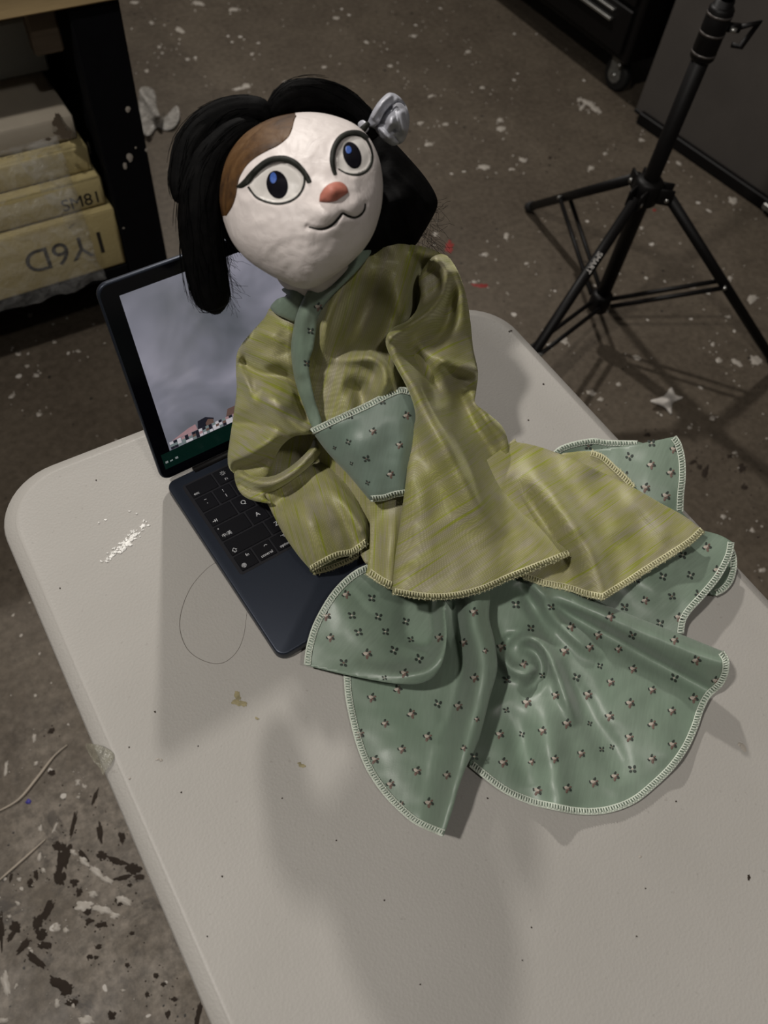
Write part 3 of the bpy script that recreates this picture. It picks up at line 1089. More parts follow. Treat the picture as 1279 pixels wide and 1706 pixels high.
KZ = ZT + 0.0013
xr, yr = ln_, ld_
for ri, row in enumerate(rows):
    x = 0.0135
    for ki, (lab, wd_) in enumerate(row):
        x0, x1 = x + 0.0009, x + wd_ * U - 0.0009
        y1 = -0.0128 - ri * VP - 0.0009
        y0 = y1 - VP + 0.0018
        mb = MB()
        if ri == 5 and ki in (7, 9):
            y1 = (y0 + y1) / 2
        mb.box((x0, y0, ZT + 0.0002), (x1, y1, KZ), 0.0006, LF)
        key = mb.build('key', KEYCAP, laptop)
        cx, cy = (x0 + x1) / 2, (y0 + y1) / 2
        z = KZ + 0.00003

        def tx(s, px, py, sz, al='CENTER'):
            text(s, LEGEND, key, LF @ Vector((px, py, z)), xr, yr, sz, align=al)
        x += wd_ * U
        if x > 0.125 and ri < 5 or ri == 5 and ki > 4:
            continue                                   # the rest lies under the doll
        m2 = MB()
        if lab == 'esc':
            tx('esc', x0 + 0.0022, y0 + 0.0036, 0.0042, 'LEFT')
        elif lab == 'TAB':
            seg2(m2, [(x0 + .0025, y0 + .0042), (x0 + .0062, y0 + .0042)], .0005, z)
            seg2(m2, [(x0 + .0048, y0 + .0055), (x0 + .0062, y0 + .0042), (x0 + .0048, y0 + .0029)], .0005, z)
            seg2(m2, [(x0 + .0068, y0 + .0057), (x0 + .0068, y0 + .0027)], .0005, z)
        elif lab == 'CAPS':
            tx('中/英', x0 + 0.0022, y0 + 0.0042, 0.0044, 'LEFT')
            tx('•', x0 + 0.003, y1 - 0.0035, 0.0048)
        elif lab == 'SHIFT':
            a, b = x0 + .0048, y0 + .0042
            seg2(m2, [(a - .0011, b - .002), (a - .0011, b), (a - .0024, b), (a, b + .0024), (a + .0024, b), (a + .0011, b), (a + .0011, b - .002), (a - .0011, b - .002)], .00045, z)
        elif lab == 'FN':
            tx('fn', cx + 0.0036, y1 - 0.0042, 0.0044)
            g = [(x0 + .0042 + .0021 * math.cos(t * math.pi / 6), y0 + .0044 + .0021 * math.sin(t * math.pi / 6)) for t in range(13)]
            seg2(m2, g, .0006, z)
            seg2(m2, [(x0 + .0021, y0 + .0044), (x0 + .0063, y0 + .0044)], .0005, z)
            seg2(m2, [(x0 + .0042, y0 + .0023), (x0 + .0042, y0 + .0065)], .0005, z)
            seg2(m2, [(x0 + .0028, y0 + .0030), (x0 + .0026, y0 + .0044), (x0 + .0032, y0 + .0060)], .0009, z)
            seg2(m2, [(x0 + .0054, y0 + .0030), (x0 + .0056, y0 + .0044), (x0 + .0050, y0 + .0060)], .0009, z)
        elif lab == 'control':
            tx('control', cx, y0 + 0.0036, 0.0041)
            seg2(m2, [(cx + .0018, y1 - .0048), (cx + .0032, y1 - .0036), (cx + .0046, y1 - .0048)], .0005, z)
        elif lab == 'option':
            tx('option', cx, y0 + 0.0036, 0.0041)
            seg2(m2, [(cx + .0012, y1 - .0034), (cx + .0026, y1 - .0034), (cx + .0042, y1 - .0058), (cx + .0054, y1 - .0058)], .0005, z)
            seg2(m2, [(cx + .0036, y1 - .0034), (cx + .0054, y1 - .0034)], .0005, z)
        elif lab == 'command' or lab == 'delete' or lab == 'return':
            tx(lab, cx, y0 + 0.0036, 0.0034)
        elif '\n' in lab:
            u_, l_ = lab.split('\n')
            tx(u_, cx, cy + 0.0034, 0.0046)
            tx(l_, cx, cy - 0.0030, 0.0052)
        elif lab.startswith('F') and len(lab) > 1:
            tx(lab, cx, y0 + 0.0036, 0.0036)
            g = [(cx + .0013 * math.cos(t * math.pi / 4), cy + .003 + .0013 * math.sin(t * math.pi / 4)) for t in range(9)]
            seg2(m2, g, .0009, z)
            for t in range(8):
                a = t * math.pi / 4
                seg2(m2, [(cx + .002 * math.cos(a), cy + .003 + .002 * math.sin(a)), (cx + .0026 * math.cos(a), cy + .003 + .0026 * math.sin(a))], .0004, z)
        elif lab:
            tx(lab, cx, cy, 0.0064)
        if m2.v:
            m2.build('legend', LEGEND, key)

th = math.radians(101)
lu = -ld_ * 0 + ld_ * (-math.cos(th)) + Vector((0, 0, math.sin(th)))
lnrm = ln_.cross(lu).normalized()
LID = frame(A0 + ld_ * 0.0045 + lu * 0.0015, ln_, lu, lnrm)
mb = MB()
mb.prism(rrect(-0.001, -0.0035, 0.303, 0.2085, 0.010), -0.0048, 0.0, LID)
bevelled(mb.build('lid', LAPTOP, laptop), 0.0012)
mb = MB()
mb.prism(rrect(0.0006, -0.0018, 0.3014, 0.2069, 0.0088), -0.0002, 0.00025, LID)
glass = mb.build('screen_glass', GLASSB, laptop)


def lquad(x0, y0, x1, y1, z=0.00045):
    return [LID @ Vector(p) for p in ((x0, y0, z), (x1, y0, z), (x1, y1, z), (x0, y1, z))]


SCR = mat_screen_photo()
obj('displayed_photo', lquad(0.0148, 0.0290, 0.2895, 0.1955), [[0, 1, 2, 3]], SCR, glass, False, uv=[(0, 0), (1.6, 0), (1.6, 1), (0, 1)])
obj('displayed_toolbar', lquad(0.0055, 0.0095, 0.2965, 0.0285, 0.0004), [[0, 1, 2, 3]], emit('dark_green_screen', (0.0012, 0.0085, 0.006)), glass, False)
pal = [emit('thumb_pale', (0.42, 0.40, 0.42)), emit('thumb_dark', (0.012, 0.012, 0.018)), emit('thumb_pink', (0.28, 0.17, 0.18)), emit('thumb_grey', (0.13, 0.16, 0.16)), emit('thumb_brown', (0.10, 0.06, 0.05))]
x = 0.0166
while x < 0.285:
    wq = rnd.uniform(0.0075, 0.0125)
    V, Fc, fm = [], [], []
    for i in range(3):
        for j in range(3):
            b = len(V)
            V += lquad(x + wq * i / 3, 0.0295 + .009 * j / 3, x + wq * (i + 1) / 3 - 0.0001, 0.0295 + .009 * (j + 1) / 3, 0.0006)
            Fc.append([b, b + 1, b + 2, b + 3])
            fm.append(rnd.choice([0, 0, 1, 1, 2, 3, 3, 4]))
    obj('displayed_thumbnail', V, Fc, pal, glass, False, fmat=fm)
    x += wq + 0.0006


def lpoly(pts, m, name, z=0.00055):
    v = [LID @ Vector((p[0], p[1], z)) for p in pts]
    return obj(name, v, [list(range(len(v)))], m, glass, False)


lpoly([(.019, .0388), (.030, .0388), (.046, .0388), (.045, .046), (.038, .045), (.030, .0425)], pal[2], 'displayed_rock', .0005)
lpoly([(.046, .0385), (.062, .0385), (.064, .044), (.056, .049), (.048, .048)], pal[1], 'displayed_figure', .00052)
lpoly([(.055, .0385), (.063, .0385), (.063, .043), (.058, .0455), (.055, .042)], pal[4], 'displayed_face', .00056)
lpoly([(.076, .0385), (.090, .0385), (.088, .047), (.079, .047)], pal[4], 'displayed_face', .00056)
for k, xx in enumerate((0.0088, 0.0135, 0.019)):
    mb = MB()
    for q in range(3 if k != 1 else 2):
        mb.box((xx - .0014, .0165 + .0009 * q, .0004), (xx + .0014, .0169 + .0009 * q, .0006), 0, LID)
    mb.build('displayed_icon', emit('icon_grey', (0.22, 0.24, 0.24)), glass)

# ------------------------------------------------------------------ tripod stand
PX_, PY_ = 1.300, 0.893
stand = thing('tripod_stand', 'black metal tripod stand with folding legs on the floor right of the table', 'stand', (PX_, PY_, FLOOR))
mb = MB()
mb.tube([(PX_, PY_, -0.63), (PX_, PY_, 0.05)], 0.0165, 14)
mb.build('outer_tube', BLACKMETAL, stand, True)
mb = MB()
mb.tube([(PX_, PY_, 0.02), (PX_, PY_, 0.75)], 0.0130, 14)
mb.build('inner_tube', BLACKMETAL, stand, True)
zc = -0.005
mb = MB()
mb.tube([(PX_, PY_, zc - 0.045), (PX_, PY_, zc - 0.04), (PX_, PY_, zc + 0.04), (PX_, PY_, zc + 0.045)], [0.019, 0.0225, 0.0225, 0.019], 16)
col = mb.build('locking_collar', BLACKMETAL, stand, True)
RING = simple('grey_ring_metal', (0.10, 0.09, 0.085), 0.4, 0.6)
for dz in (-0.032, 0.002, 0.032):
    mb = MB()
    mb.tube([(PX_, PY_, zc + dz - 0.002), (PX_, PY_, zc + dz + 0.002)], 0.0232, 16)
    mb.build('metal_ring', RING, col, True)
rx_, ry_ = Vector((0.85, -0.52, 0)), Vector((-0.52, -0.85, 0))
cpos = Vector((PX_, PY_, zc + 0.012))
mb = MB()
mb.tube([cpos + rx_ * 0.02, cpos + rx_ * 0.045], 0.008, 10)
mb.tube([cpos + rx_ * 0.040, cpos + rx_ * 0.075 + Vector((0, 0, 0.012)), cpos + rx_ * 0.062 + Vector((0, 0, -0.03)), cpos + rx_ * 0.045 + Vector((0, 0, -0.028))], [0.005, 0.006, 0.006, 0.005], 8)
mb.build('wing_knob', BLACKMETAL, col, True)
mb = MB()
mb.tube([cpos + rx_ * 0.026 + ry_ * 0.008, cpos + rx_ * 0.036 + ry_ * 0.012], 0.0045, 8)
mb.build('bolt', CHROME, col, True)
zh = -0.318
mb = MB()
mb.tube([(PX_, PY_, zh - 0.028), (PX_, PY_, zh - 0.022), (PX_, PY_, zh + 0.022), (PX_, PY_, zh + 0.028)], [0.024, 0.030, 0.030, 0.024], 18)
feet = [(at(878, 351, FLOOR)), (at(1290, 618, FLOOR)), Vector((PX_ - 0.47, PY_ - 0.155, FLOOR))]
for f in feet:
    d = (f - Vector((PX_, PY_, FLOOR))).normalized()
    c0 = Vector((PX_, PY_, zh)) + d * 0.036
    s = Vector((-d.y, d.x, 0))
    for sg in (-1, 1):
        m_ = frame(c0 + s * sg * 0.013, d, s, Vector((0, 0, 1)))
        mb.box((-0.018, -0.003, -0.018), (0.020, 0.003, 0.018), 0.002, m_)
mb.build('leg_hub', BLACKMETAL, stand, True)
zb = -0.622
mb = MB()
mb.tube([(PX_, PY_, zb - 0.026), (PX_, PY_, zb - 0.02), (PX_, PY_, zb + 0.02), (PX_, PY_, zb + 0.026)], [0.02, 0.026, 0.026, 0.02], 16)
mb.build('brace_hub', BLACKMETAL, stand, True)
for i, f in enumerate(feet):
    d = (f - Vector((PX_, PY_, FLOOR))).normalized()
    p0 = Vector((PX_, PY_, zh)) + d * 0.045
    p1 = Vector(f) + Vector((0, 0, 0.012))
    mb = MB()
    mb.tube([p0, p1], 0.0115, 12)
    leg = mb.build('leg', BLACKMETAL, stand, True)
    u = (p1 - p0).normalized()
    mb = MB()
    mb.tube([p1 - u * 0.035, p1 - u * 0.004, p1 + u * 0.006], [0.0135, 0.0135, 0.010], 12)
    mb.build('rubber_foot', RUBBER, leg, True)
    s = Vector((-d.y, d.x, 0))
    t = (0.60, 0.47, 0.60)[i]
    pm = p0.lerp(p1, t)
    hb = Vector((PX_, PY_, zb)) + d * 0.026
    for sg in (-1, 1):
        mb = MB()
        mb.tube([hb + s * sg * 0.0135, pm + s * sg * 0.0135], 0.0055, 8)
        mb.build('brace', BLACKMETAL, stand, True)
    mb = MB()
    mb.tube([pm - s * 0.019, pm + s * 0.019], 0.0045, 8)
    mb.build('bolt', CHROME, leg, True)
    mb = MB()
    mb.tube([p0 + Vector((0, 0, -0.006)) - s * 0.018, p0 + Vector((0, 0, -0.006)) + s * 0.018], 0.0045, 8)
    mb.build('bolt', CHROME, leg, True)
    if i == 2:
        # white lettering on the shank
        def foot_at(px, py):
            r_ = Vector(ray(px, py)).normalized()
            w0 = p0 - Vector(CAM)
            b_ = u.dot(r_)
            return (u.dot(w0) * -1 + b_ * r_.dot(w0)) / (1 - b_ * b_)
        t0, t1 = foot_at(998, 412), foot_at(964, 456)
        pc = p0 + u * (t0 + t1) / 2
        vd = (Vector(CAM) - pc)
        vd = (vd - u * vd.dot(u)).normalized()
        L = abs(t1 - t0)
        o = text('SMART', simple('white_print', (0.5, 0.48, 0.45), 0.6), leg, pc + vd * 0.0119, u, vd.cross(u), 0.0155, 'lettering', 0.0002)
        print('SMART', L, t0, t1, o.dimensions)

# ------------------------------------------------------------------ grey panel and black tool cabinet


def at_x(x, y, wx):
    d = ray(x, y)
    return Vector(d * (wx / d[0])) + Vector((0, 0, H))


a, b = at(1058, 197, FLOOR), at(1279, 350, FLOOR)
pd = (b - a).normalized()
pn = Vector((pd.y, -pd.x, 0)).normalized()          # pointing away from the room side?
if pn.x > 0:
    pn = -pn
PF = frame(a, pd, -pn, Vector((0, 0, 1)))
panel = thing('panel_cabinet', 'tall brown-grey flat panel with black bottom rail behind the tripod', 'panel', a + pd * 0.6)
mb = MB()
mb.box((-0.012, 0.0, 0.02), (1.3, 0.35, 1.75), 0.003, PF)
mb.build('panel_face', GREYPANEL, panel)
mb = MB()
mb.box((0.02, -0.022, 0.0), (1.3, 0.0, 0.038), 0.003, PF)
mb.box((-0.012, -0.006, 0.018), (0.05, 0.0, 0.03), 0.002, PF)
rail = mb.build('bottom_rail', BLACKMETAL, panel)
mb = MB()
mb.box((0.545, -0.034, 0.012), (0.60, -0.022, 0.032), 0.003, PF)
mb.tube([PF @ Vector((0.56, -0.036, 0.022)), PF @ Vector((0.56, -0.040, 0.022))], 0.006, 8)
mb.build('rail_bracket', CHROME, rail)

cab = thing('tool_cabinet', 'black rolling tool cabinet with silver drawer trim on casters', 'cabinet', (2.40, 2.25, FLOOR))
CX0 = 2.085
mb = MB()
mb.box((CX0 + 0.012, 1.70, -0.615), (2.66, 3.3, 0.35), 0.006)
mb.build('body', BLACKMETAL, cab)
zs = [-0.60, -0.46, -0.30, -0.10, 0.12, 0.34]
for k in range(5):
    mb = MB()
    mb.box((CX0, 1.73, zs[k] + 0.006), (CX0 + 0.013, 3.28, zs[k + 1] - 0.006), 0.003)
    dr = mb.build('drawer', BLACKMETAL, cab)
    mb = MB()
    mb.box((CX0 - 0.012, 1.80, zs[k + 1] - 0.030), (CX0 + 0.001, 3.22, zs[k + 1] - 0.024), 0.001)
    mb.box((CX0 - 0.014, 1.80, zs[k + 1] - 0.058), (CX0 + 0.001, 3.22, zs[k + 1] - 0.050), 0.001)
    mb.build('drawer_pull', CHROME, dr)
STEEL = simple('zinc_caster_steel', (0.20, 0.20, 0.185), 0.5, 0.4, nscale=120, var=0.3)
for cxx, cyy in ((2.165, 1.775), (2.165, 3.15), (2.58, 1.775), (2.58, 3.15)):
    mb = MB()
    mb.tube([(cxx - 0.014, cyy, FLOOR + 0.05), (cxx - 0.012, cyy, FLOOR + 0.05), (cxx + 0.012, cyy, FLOOR + 0.05), (cxx + 0.014, cyy, FLOOR + 0.05)], [0.044, 0.05, 0.05, 0.044], 20)
    cs = mb.build('caster', RUBBER, cab, True)
    mb = MB()
    for sg in (-1, 1):
        x0 = cxx + sg * 0.019
        pr = [(-0.028, 0.115), (0.030, 0.115), (0.024, 0.075), (0.026, 0.05), (0.022, 0.036), (0.010, 0.028), (-0.008, 0.026), (-0.022, 0.036), (-0.028, 0.05), (-0.02, 0.08)]
        m_ = Matrix(((0, 0, 1, 0), (1, 0, 0, cyy), (0, 1, 0, FLOOR), (0, 0, 0, 1)))
        mb.prism(pr, x0 - 0.0015, x0 + 0.0015, m_)
    mb.box((cxx - 0.035, cyy - 0.035, FLOOR + 0.115), (cxx + 0.035, cyy + 0.035, FLOOR + 0.121), 0.001)
    mb.build('caster_fork', STEEL, cs)
    mb = MB()
    mb.tube([(cxx - 0.026, cyy, FLOOR + 0.05), (cxx + 0.026, cyy, FLOOR + 0.05)], 0.008, 8)
    mb.tube([(cxx - 0.030, cyy - 0.02, FLOOR + 0.085), (cxx - 0.030, cyy - 0.02, FLOOR + 0.10)], 0.006, 8)
    mb.build('axle_bolt', CHROME, cs, True)

# ------------------------------------------------------------------ workbench with foam stack on its lower shelf
BY = 1.40
bench = thing('workbench', 'black wooden workbench with plywood top at the left behind the table', 'workbench', (-0.1, 1.75, FLOOR))
mb = MB()
mb.box((-0.75, BY - 0.012, -0.016), (0.43, 2.2, 0.022), 0.003)
mb.build('bench_top', WOOD, bench)
for x0, y0 in ((0.325, BY), (0.325, 2.12), (-0.72, BY), (-0.72, 2.12)):
    mb = MB()
    mb.box((x0, y0, FLOOR), (x0 + 0.087, y0 + 0.045, -0.016), 0.003)
    post = mb.build('post', BLACKPOST, bench)
    if (x0, y0) == (0.325, BY):
        mb = MB()
        for px, py, w_, h_ in ((213, 182, 4, 6), (216, 262, 5, 9), (208, 276, 4, 7), (226, 246, 2, 2), (244, 250, 3, 4), (206, 380, 2, 2)):
            c0 = at_y(px, py, BY - 0.001)
            k = 0.0012
            ring = [c0 + Vector((w_ * k * math.cos(t) * rnd.uniform(.7, 1.1), -.0004, h_ * k * math.sin(t) * rnd.uniform(.7, 1.1))) for t in np.linspace(0, 2 * math.pi, 11)[:-1]]
            mb.add(ring + [c0 + Vector((0, -.0012, 0))], [[i, (i + 1) % 10, 10] for i in range(10)])
        stuff(mb.build('white_paint_splatter', WHITEPAINT, post))
mb = MB()
mb.box((-0.72, BY + 0.005, -0.565), (0.324, 2.16, -0.536), 0.003)
mb.build('lower_shelf', BLACKPOST, bench)
mb = MB()
mb.box((-0.63, BY + 0.01, -0.10), (0.324, BY + 0.03, -0.016), 0.002)
mb.build('apron', BLACKPOST, bench) if False else None
mb = MB()
mb.box((0.262, BY + 0.03, -0.10), (0.312, BY + 0.06, -0.017), 0.004)
mb.build('corner_block', BRACKET, bench)
mb = MB()
mb.box((0.332, BY + 0.046, FLOOR + 0.02), (0.345, 2.12, -0.017), 0.002)
mb.build('added_dark_board', BLACKPOST, bench)  # added black board, keeps the gap between stack and post dark
mb = MB()
mb.box((-0.72, 2.165, FLOOR), (0.412, 2.185, -0.016), 0.002)
mb.build('back_board', BLACKPOST, bench)

slabs = [  # x right end, y front, z0, z1, label
    (0.324, BY + 0.002, -0.536, -0.392, 'thickest yellow foam slab, bottom of the wrapped stack on the bench shelf'),
    (0.316, BY + 0.012, -0.392, -0.325, 'yellow foam slab second from the bottom of the wrapped stack'),
    (0.309, BY + 0.030, -0.325, -0.268, 'yellow foam slab third from the bottom of the wrapped stack'),
    (0.301, BY + 0.048, -0.268, -0.216, 'greyish pink foam slab on top of the wrapped stack'),
]
marks = [('1Y6D', 112, 418, 0.075, 0), ('SM81', 136, 336, 0.036, 1), ('SM81', 122, 254, 0.036, 3), ('M51', 15, 274, 0.036, 3)]
tops = []
for k, (x1, y0, z0, z1, lab) in enumerate(slabs):
    mb = MB()
    mb.box((-0.55, y0, z0), (x1, 2.08, z1), 0.006)
    o = mb.build('foam_slab', FOAMTOP if k == 3 else FOAM)
    bevelled(o, 0.008, 2)
    tag(o, lab, 'foam slab', 'foam slabs stacked on the bench shelf')
    for s, px, py, sz, kk in marks:
        if kk == k:
            p = at_y(px, py, y0 - 0.0006)
            sg = -1 if kk == 0 else 1
            text(s, INK, o, p, (sg, 0, 0), (0, 0, sg), sz, 'lettering', 0.0002)
mb = MB()
blob(mb, 98, 205, 9, 15, -15, z=-0.216, h=0.0006)
blob(mb, 105, 222, 14, 9, 20, z=-0.216, h=0.0006)
blob(mb, 80, 232, 5, 3, 0, z=-0.216, h=0.0006)
mb.build('dark_stain', simple('brown_stain', (0.06, 0.045, 0.03), 0.6), o)
mb = MB()
mb.box((-0.50, 1.60, -0.2155), (0.312, 2.02, -0.118), 0.004)
bx = mb.build('board_box', WHITEBOX)
tag(bx, 'pale grey-white box lying on top of the foam stack under the bench top', 'box')

# clear film hanging over the front of the stack
V, Fc = [], []
nx, nz = 60, 34
for i in range(nx + 1):
    for j in range(nz + 1):
        x_ = -0.35 + 0.62 * i / nx
        s_ = j / nz
        z_ = -0.545 + s_ * 0.30
        base_y = BY - 0.004
        for (x1, y0, z0, z1, lab) in slabs:
            if z_ > z0 - 0.012:
                base_y = y0 - 0.005
        edge = 0.018 * mnoise.noise(Vector((x_ * 14, 3.1, 0)))
        y_ = base_y - 0.006 - 0.009 * abs(mnoise.noise(Vector((x_ * 18, z_ * 22, 1.7)))) - 0.006 * abs(mnoise.noise(Vector((x_ * 60, z_ * 70, 5.2))))
        V.append(Vector((x_ + (0.03 * mnoise.noise(Vector((z_ * 20, 9.1, 0))) - 0.10 * s_ if i == nx else 0), y_, z_ + (edge if j in (0, nz) else 0))))
for i in range(nx):
    for j in range(nz):
        a_ = i * (nz + 1) + j
        Fc.append([a_, a_ + nz + 1, a_ + nz + 2, a_ + 1])
wrap = obj('wrap_film', V, Fc, FILM, None, True)
so = wrap.modifiers.new('thickness', 'SOLIDIFY')
so.thickness = 0.0006
tag(wrap, 'crinkled clear plastic film hanging over the front of the foam stack', 'plastic film')

# ------------------------------------------------------------------ the doll
doll = thing('cat_doll', 'handmade white-faced cat doll in yellow-green robe and sage floral skirt leaning on the laptop', 'doll', at(640, 900, 0.014))


def cloth(name, outline, ctrl, mat, folds=(), hems=(), flowers=(), grain=((0, 0), (0, -100)), puff=None, wr=0.0012, seed=1,
          hmat=None, fray=0, hw=8.5, thick=0.0010, step=4.0, fsize=1.0, zmin=0.0012, label=None):
    amp, wr = (1.9, wr * 1.5) if mat is ROBE else (1.4, wr)
    poly = spline(outline, 6, True)
    cl0 = np.vstack([poly, poly[:1]])
    ff = []
    for f in folds:                                # a fold that stops inside the cloth dies away
        pts = [[q[0], q[1], q[2] if len(q) > 2 else 1.0] for q in f[0]]
        for e in (0, -1):
            q = np.array([pts[e][:2]], float)
            if inside(poly, q)[0] and seg_dist(q, cl0)[0][0] > 14:
                pts[e][2] = 0.0
        wm = min(f[1]) if hasattr(f[1], '__len__') else f[1]
        lim = (0.00135 if mat is ROBE else 0.0011) * wm if abs(f[2]) < 0.02 else 0.03
        ff.append((pts, f[1], math.copysign(min(abs(f[2]) * amp, lim), f[2])))
    s = Surf(ctrl, ff, wr * 1.3, seed)
    s.zmin = zmin
    o = sheet(name, outline, s, mat, doll, step, thick, grain, puff)
    if label:
        o['label'] = label
    poly = spline(outline, 6, True)
    if puff:
        cl = np.vstack([poly, poly[:1]])

        class Wrap:
            def pts(self, xy, lift=0.0):
                xy = np.asarray(xy, float)
                p = s.pts(xy)
                d, _, _ = seg_dist(xy, cl)
                e = np.clip(d / puff[2], 0, 1) * inside(poly, xy)
                e = np.sqrt(1 - (1 - e) ** 2)
                dr = CAM - p
                dr /= np.linalg.norm(dr, axis=1)[:, None]
                return p + dr * (puff[0] * e + lift)[:, None]
        ev = Wrap()
    else:
        class Lift:
            def pts(self, xy, lift=0.0):
                p = s.pts(xy)
                dr = CAM - p
                dr /= np.linalg.norm(dr, axis=1)[:, None]
                return p + dr * lift
        ev = Lift()
    for h in hems:
        ln = spline(h, 3)
        m = len(ln) // 2
        t = ln[m] - ln[m - 1]
        t /= np.linalg.norm(t)
        q = ln[m] + np.array([-t[1], t[0]]) * 5
        sd = 1 if inside(poly, q[None])[0] else -1
        hem(o, ev, h, hmat or THREAD_G, hw, sd, fray)
    if flowers:
        blossoms(o, ev, flowers, FLOWER, fsize)
    return o, s


# --- skirt, from the lowest layer up
cloth('skirt_panel', [(922, 754), (936, 744), (962, 736), (990, 732), (1012, 735), (1062, 736), (1075, 745), (1050, 765), (985, 775), (940, 768)],
      [(922, 754, .016), (962, 736, .020), (1012, 735, .020), (1062, 736, .022), (1050, 765, .012), (940, 768, .008)], SKIRT,
      hems=[[(922, 754), (936, 744), (962, 736), (990, 732), (1012, 735), (1062, 736)]], flowers=[(980, 743, 'd'), (1008, 752, 'd')], grain=((0, 0), (-90, 20)), seed=4, hw=7)
cloth('skirt_panel', [(952, 756), (1000, 748), (1060, 740), (1125, 727), (1125, 727), (1133, 740), (1139, 765), (1140, 795), (1137, 825), (1136, 853), (1136, 853), (1150, 880), (1100, 915), (1030, 935), (940, 920), (900, 850), (915, 790)],
      [(952, 756, .022), (1060, 740, .040), (1125, 727, .052), (1140, 790, .046), (1136, 853, .030), (1150, 880, .018), (1100, 915, .012), (940, 920, .012), (900, 850, .012), (1010, 870, .018), (1060, 800, .034)], SKIRT,
      folds=[([(1060, 745), (1090, 800), (1110, 850)], 40, .004)],
      hems=[[(1125, 727), (1133, 740), (1139, 765), (1140, 795), (1137, 825), (1136, 853)]],
      flowers=[(1085, 738, 'd'), (1048, 760, 'd'), (1122, 748), (1084, 774), (1117, 787), (1075, 812), (1109, 826), (1040, 790, 'd')], grain=((0, 0), (-40, 90)), seed=5)
cloth('skirt_panel', [(1216, 908), (1224, 925), (1225, 945), (1219, 968), (1206, 984), (1190, 992), (1180, 985), (1190, 950), (1205, 920)],
      [(1216, 908, .012), (1225, 945, .008), (1190, 992, .006), (1190, 950, .008)], SKIRT,
      hems=[[(1218, 910), (1224, 925), (1225, 945), (1219, 968), (1206, 984), (1190, 992)]], seed=6, hw=8)
cloth('skirt_panel', [(960, 900), (1060, 870), (1140, 876), (1172, 884), (1200, 892), (1221, 904), (1221, 904), (1216, 928), (1198, 962), (1172, 994), (1150, 1018), (1140, 1035), (1137, 1056), (1137, 1056), (1110, 1062), (1040, 1040), (980, 1015), (890, 985), (900, 930)],
      [(960, 900, .03), (1172, 884, .03), (1221, 904, .028), (1198, 962, .026), (1150, 1018, .022), (1137, 1056, .012), (1060, 1040, .012), (980, 1015, .015), (890, 985, .02), (1080, 960, .026)], SKIRT,
      folds=[([(1000, 930), (1080, 975), (1130, 1010)], 24, .005), ([(1180, 900), (1120, 960)], 28, -.003)],
      hems=[[(1221, 904), (1216, 928), (1198, 962), (1172, 994), (1150, 1018), (1140, 1035), (1137, 1056)]],
      flowers=[(1177, 911), (1137, 924, 'd'), (1104, 960, 'd'), (1150, 958, 'd'), (1194, 949, 'l', .9), (1119, 993, 'd'), (1163, 989, 'd', .9), (1074, 1000), (1040, 1011, 'd'), (1099, 1038, 'd'), (1130, 1028, 'l', .9), (1061, 965, 'd')],
      grain=((0, 0), (-70, 60)), seed=7)
